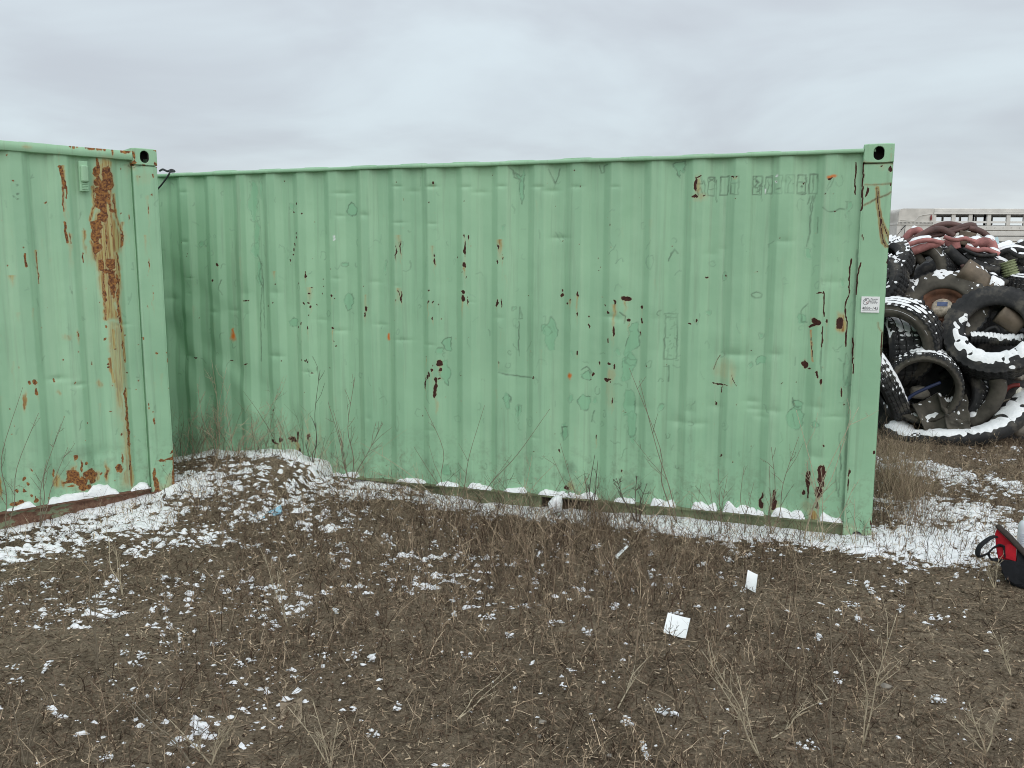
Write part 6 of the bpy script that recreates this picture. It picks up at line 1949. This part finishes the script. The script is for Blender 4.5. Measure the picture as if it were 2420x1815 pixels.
# filler mound of rubber scraps, near-black so gaps in the pile look deeply shaded
cx0, cy0 = 7.35, 5.65
hx = np.linspace(5.2, 9.2, 90); hy = np.linspace(4.0, 7.5, 80)
HX, HY = np.meshgrid(hx, hy, indexing='ij')
e = np.clip(1-((HX-cx0)/np.where(HX > cx0, 1.55, 2.4))**2-((HY-cy0)/1.6)**2, 0, 1)**.5
HZ = hgt(HX, HY)-.05+1.92*e*(1+.12*fbm(HX*2, HY*2, 91, 3))+.22*e*fbm(HX*5, HY*5, 92, 3, .65)
o = mesh('scrap_rubber_filler', np.stack([HX.ravel(), HY.ravel(), HZ.ravel()], 1), grid_faces(90, 80), M['rubber'], smooth=False)
tag(o, 'dark filler mound of rubber scraps, added to darken gaps in the pile', 'rubber scraps', kind='stuff')
V, F = stack(SNOWPARTS)
o = mesh('pile_snow', V, F, M['snow'], smooth=True)
tag(o, 'snow lying on the tyres, hoses and rubble', 'snow', kind='stuff')

# ------------------------------------------------------------------ livestock trailer behind the pile
TD = 19.0
_d0 = np.array([math.sin(YAW), math.cos(YAW), 0])


def tp(u, v, D=TD):
    d = ray(u, v); t = D/(d@_d0); P_ = d*t
    return float(P_@_r0), float(P_[2]+CAM[2])


def t1(x, y): return tp(*a1(x, y))


tr_x0 = t1(265, 300)[0]
tr_o = np.array([CAM[0], CAM[1], 0])+_d0*TD+_r0*tr_x0
MT = Matrix(((_r0[0], _d0[0], 0, tr_o[0]), (_r0[1], _d0[1], 0, tr_o[1]), (0, 0, 1, float(hgt(tr_o[0], tr_o[1]))), (0, 0, 0, 1)))
trailer = empty('livestock_trailer', 'silver slatted livestock trailer standing behind the scrap pile', 'trailer', matrix=MT)
gz = float(hgt(tr_o[0], tr_o[1]))


def tl(x, y):
    a, b = t1(x, y)
    return a-tr_x0, b-gz


TL_ = 7.2
nose_w = tl(725, 300)[0]
ztop = tl(900, 120)[1]; zband = tl(900, 168)[1]; zwhite = tl(900, 192)[1]; zsill = tl(900, 330)[1]
znose = tl(500, 122)[1]; zled1, zled0 = tl(500, 300)[1], tl(500, 326)[1]
# nose: rounded top corner, outward ledge, lower panel
def nose_prof(z0, z1, r_, inset):
    pts = [(inset, z0)]
    for a in np.linspace(0, math.pi/2, 7): pts.append((inset+r_-math.cos(a)*r_, z1-r_+math.sin(a)*r_))
    pts += [(nose_w, z1), (nose_w, z0)]
    return pts


def extrude(pts, y0, y1):
    n = len(pts)
    V = [(x, y0, z) for x, z in pts]+[(x, y1, z) for x, z in pts]
    F_ = [tuple(range(n)), tuple(range(n, 2*n))[::-1]]+[(i, i+n, (i+1) % n+n, (i+1) % n) for i in range(n)]
    return V, F_


nb = MB(); nb.add(*extrude(nose_prof(zled1, znose, .10, .03), .0, 2.1)); nose = nb.build('nose', M['alugrime'], trailer)
nb = MB()
for p, q in zip([(310, 270), (490, 278), (540, 225), (590, 205), (715, 190)][:-1], [(310, 270), (490, 278), (540, 225), (590, 205), (715, 190)][1:]):
    xa, za = tl(*p); xb, zb = tl(*q); nb.tube([(xa, -.006, za), (xb, -.006, zb)], .007, 5)
nb.build('moulding', M['alu'], nose)
MB().box((0, -.03, zled0), (nose_w, 2.12, zled1-.001)).build('ledge', M['alu'], trailer)
for i in range(26):
    x_ = .03+i*(nose_w-.06)/25
    MB().box((x_-.008, -.036, zled0+.025), (x_+.008, -.031, zled0+.045)).build('rivet', M['dark'], nose)
MB().box((.01, 0, .75), (nose_w-.002, 2.1, zled0-.001)).build('lower_nose_panel', M['alu'], trailer)
cbz = MB()
for p, q in (((360, 330), (250, 470)), ((360, 330), (340, 480)), ((300, 392), (352, 352))):
    xa, za = tl(*p); xb, zb = tl(*q); cbz.tube([(xa, -.05, za), (xb, -.05, zb)], .006, 5)
cbz.build('stay_wire', M['dark'], trailer)
MB().box((-.02, -.3, .95), (.35, .1, 1.03)).build('tongue_step', M['dark'], trailer)
lx, lz = tl(693, 240)
MB().tube([(lx, -.02, lz-.055), (lx, -.022, lz), (lx, -.02, lz+.055)], [.012, .022, .012], 8).build('marker_light', M['inkred'], trailer)
# side walls near and far
for wy, s_ in ((0.0, 1), (2.1, -1)):
    x0 = nose_w+.001
    MB().box((x0, wy, zband), (TL_, wy+s_*.06, ztop), .012).build('roof_rail', M['alu'], trailer)
    if s_ > 0:
        MB().box((x0, wy-s_*.02, zwhite), (TL_, wy+s_*.05, zband-.001)).build('white_trim', M['alulight'], trailer)
    xs_ = [740, 985, 1200, 1435, 1680, 1900, 2125, 2350, 2575, 2800, 3025, 3250, 3475, 3700, 3925, 4150, 4375]
    pw = .042
    zbot = .78
    for i, px in enumerate(xs_):
        xx = tl(px, 250)[0]
        if xx > TL_-.05: break
        MB().box((xx-(pw if s_ > 0 else .02), wy+s_*.004, zsill-.01), (xx+(pw if s_ > 0 else .02), wy+s_*.05, (zwhite if s_ > 0 else zband)-.001), .006).build('post', M['alu'], trailer)
        xn = tl(xs_[i+1], 250)[0] if i+1 < len(xs_) else TL_
        xn = min(xn, TL_)
        zs0, zs1 = tl(900, 305)[1], tl(900, 280)[1]
        MB().box((xx+pw+.001, wy+s_*.012, zs0), (xn-pw-.001, wy+s_*.035, zs1)).build('window_slat', M['alulight'], trailer)
    # punched lower wall: long slats with slots between them
    z_ = zsill-.011; i = 0
    while z_ > zbot+.1:
        hgt_s = .098
        MB().box((x0, wy+s_*.002, z_-hgt_s), (TL_, wy+s_*.030, z_), .008).build('side_slat', M['alu'], trailer)
        sl = MB()
        MB().box((x0, wy+s_*.016, z_-hgt_s-.014), (TL_, wy+s_*.024, z_-hgt_s-.0005)).build('slat_gap', M['dark'] if i % 2 else M['rail_shadow'], trailer)  # solid dark strips stand in for the shade between slats
        for q in range(int((TL_-x0)/.2)):
            pass
        z_ -= hgt_s+.0145; i += 1
    zr = zsill-.05
    for k_ in range(int((TL_-x0)/.17)):
        MB().box((x0+.1+k_*.17, wy-s_*.003, zr-.012), (x0+.11+k_*.17, wy+s_*.0015, zr)).build('rivet', M['dark'], trailer) if s_ > 0 and k_ < 14 else None
    MB().box((x0, wy, .62), (TL_, wy+s_*.08, .77)).build('frame_rail', M['alugrime'], trailer)
MB().box((nose_w+.05, .07, ztop-.02), (TL_-.05, 2.03, ztop-.005)).build('roof', M['alu'], trailer)
MB().box((nose_w, .08, .66), (TL_, 2.02, .74)).build('floor', M['dark'], trailer)
MB().box((TL_-.04, .07, .78), (TL_, 2.03, zsill)).build('tail_gate', M['alu'], trailer)
for k_, px in enumerate((790, 1330, 1600, 1760)):
    xx = tl(px, 250)[0]
    MB().box((xx-.018, 1.2, .78), (xx+.018, 1.24, ztop-.05)).build('inner_gate_post', M['dark'], trailer)
for wx in (4.6, 5.5):
    for wy in (-.02, 1.92):
        wh = MB().tube([(wx, wy, .36), (wx, wy+.2, .36)], .36, 28).build('wheel', M['rubber'], trailer)
        MB().tube([(wx, wy-.01 if wy < 1 else wy+.2, .36), (wx, wy+.0 if wy < 1 else wy+.21, .36)], .2, 20).build('rim', M['alulight'], wh)
MB().box((-1.2, 1.0, .55), (.4, 1.1, .68)).build('tow_bar', M['dark'], trailer)
MB().box((-.9, 1.0, gz*0-.0), (-.8, 1.1, .55)).build('jack_leg', M['dark'], trailer)

# ------------------------------------------------------------------ tool bag at the right edge
def zb_(x, y): return (2290+x/9.215, 1220+y/9.215)


gb = gpt(2415, 1392)
BY = gb[1]
bag = empty('tool_bag', 'open black tool bag with red lining and black straps at the right edge', 'bag', tuple(gb))


def rel(u, v, dy): return at(u, v, BY+dy)-gb


def softbox(corners_bottom, corners_top, puff, n=9):
    """lofted soft body between two quads"""
    Bq, Tq = np.array(corners_bottom), np.array(corners_top)
    V = []; per = 24
    for k_ in range(n):
        t = k_/(n-1)
        Q = Bq*(1-t)+Tq*t
        c = Q.mean(0)
        pf = 1+puff*math.sin(math.pi*min(1, t*1.15+.1))
        for i in range(per):
            s_ = i/per*4; e = int(s_) % 4; f = s_-int(s_)
            p = Q[e]*(1-f)+Q[(e+1) % 4]*f
            p = c+(p-c)*(1-.10*(abs(f-.0) < .01))*pf
            wr = .010*float(nz(i*.9, t*5, 17))+.006*float(nz(i*2.1, t*9, 18))
            d_ = (p-c); d_ /= np.linalg.norm(d_)
            V.append(p+d_*wr)
    F_ = []
    for k_ in range(n-1):
        for i in range(per):
            j = (i+1) % per
            F_.append((k_*per+i, k_*per+j, (k_+1)*per+j, (k_+1)*per+i))
    F_.append(tuple(range(per))[::-1])
    F_.append(tuple(range((n-1)*per, n*per)))
    return np.array(V), F_


# body: front face towards the camera, tall at its left corner, falling to the right
b_l, b_r = rel(*zb_(700, 1400), .0), rel(*zb_(2300, 1680), -.10)
b_l = rel(*zb_(800, 1480), .0); b_l[2] = max(b_l[2], .005)
b_r[2] = .005
dpt = np.array([.10, .20, 0])
t_l = rel(*zb_(640, 940), .03); t_r = rel(*zb_(2300, 1250), -.08)
V, F_ = softbox([b_l, b_r, b_r+dpt, b_l+dpt], [t_l, t_r, t_r+dpt*1.1, t_l+dpt*1.1], .06)
body = mesh('body', V, F_, M['black'], bag, True)


def panel(name, uvs, dys, thick, mat, parent):
    """flat sewn panel through pixel-free points given round its outline"""
    P_ = np.array([rel(*zb_(*p), d) for p, d in zip(uvs, dys)])
    n_ = len(P_); nr = np.cross(P_[1]-P_[0], P_[-1]-P_[0]); nr /= np.linalg.norm(nr)
    if nr[1] > 0: nr = -nr
    V = np.vstack([P_, P_-nr*thick])
    F_ = [tuple(range(n_)), tuple(range(n_, 2*n_))[::-1]]+[(i, (i+1) % n_, (i+1) % n_+n_, i+n_) for i in range(n_)]
    o = mesh(name, V, F_, M[mat], parent)
    bm = bmesh.new(); bm.from_mesh(o.data); bmesh.ops.recalc_face_normals(bm, faces=bm.faces[:]); bmesh.ops.triangulate(bm, faces=[f for f in bm.faces if len(f.verts) > 4]); bm.to_mesh(o.data); bm.free()
    return o


panel('back_lining', [(600, 280), (1030, 690), (1030, 1000), (640, 960), (580, 640), (570, 370)], [.06, .03, .03, .05, .06, .06], .012, 'red', bag)
panel('lining_pocket', [(755, 625), (905, 605), (1030, 690), (1020, 985), (780, 905)], [.035, .03, .01, .01, .025], .008, 'red', bag)
panel('lining_pocket', [(600, 700), (740, 650), (770, 900), (640, 860)], [.045, .04, .03, .04], .008, 'red', bag)
panel('pocket_gap_shade', [(735, 660), (785, 640), (800, 900), (770, 905)], [.03, .028, .02, .024], .006, 'black', bag)  # black strip put in for the shade between the lining pockets
panel('front_panel', [(640, 940), (1020, 990), (1500, 1150), (2000, 1350), (2000, 1500), (1000, 1480), (780, 1330)], [.015, .0, -.02, -.04, -.06, -.02, .0], .02, 'black', bag)
fl = MB().tube([rel(*zb_(615, 195), .055), rel(*zb_(640, 225), .05), rel(*zb_(900, 470), .035), rel(*zb_(1198, 790), .015), rel(*zb_(1500, 1130), -.01)], [.016, .022, .023, .023, .022], 10, True, .55)
fl.build('rim_binding', M['webbing'], bag, True)
panel('side_panel', [(1060, 720), (1230, 850), (1600, 1250), (1500, 1500), (1040, 1010)], [.025, .015, -.01, -.03, .0], .015, 'black', bag)


def strap(pts, dys, w, mat, name):
    path = smooth_path([rel(*zb_(*p), d) for p, d in zip(pts, dys)], 6)
    V, F_ = tube_vf(path, w, 8, True, .28)
    # keep the band's broad side to the viewer
    o = mesh(name, V, F_, M[mat], bag, True)
    bm = bmesh.new(); bm.from_mesh(o.data); bmesh.ops.recalc_face_normals(bm, faces=bm.faces[:]); bm.to_mesh(o.data); bm.free()
    return o


strap([(600, 440), (520, 450), (420, 500), (290, 600), (215, 690), (190, 800), (215, 870), (300, 860), (420, 800), (520, 700), (640, 630), (700, 640), (745, 660)], [.06, .05, .03, .01, .0, -.01, -.01, -.005, .01, .02, .035, .035, .035], .019, 'black', 'strap')
strap([(430, 790), (440, 870), (480, 930), (580, 950), (640, 930)], [.02, .015, .015, .02, .03], .02, 'black', 'strap')
# white bottle standing in the bag
bx0 = at(*zb_(1200, 420), BY+.10); bz0 = float(bx0[2])
btl = empty('bottle', 'grey white plastic bottle standing in the tool bag', 'bottle', (bx0[0], bx0[1], bz0-.30))
zt = at(*zb_(1180, 85), BY+.10)[2]-(bz0-.30)
MB().tube([(0, 0, .02), (0, 0, .03), (0, 0, zt-.045), (0, 0, zt-.02), (0, 0, zt-.004), (0, 0, zt)], [.030, .034, .034, .031, .020, .012], 22).build('bottle_body', M['bottle'], btl, True)
MB().tube([(0, 0, zt), (0, 0, zt+.02)], .013, 14).build('cap', M['white'], btl)
for i in range(5):
    MB().box((-.028+.004*(i % 2), -.0352, zt-.075-i*.013), (.0, -.0335, zt-.070-i*.013)).build('print_line', M['label_grey'], btl)
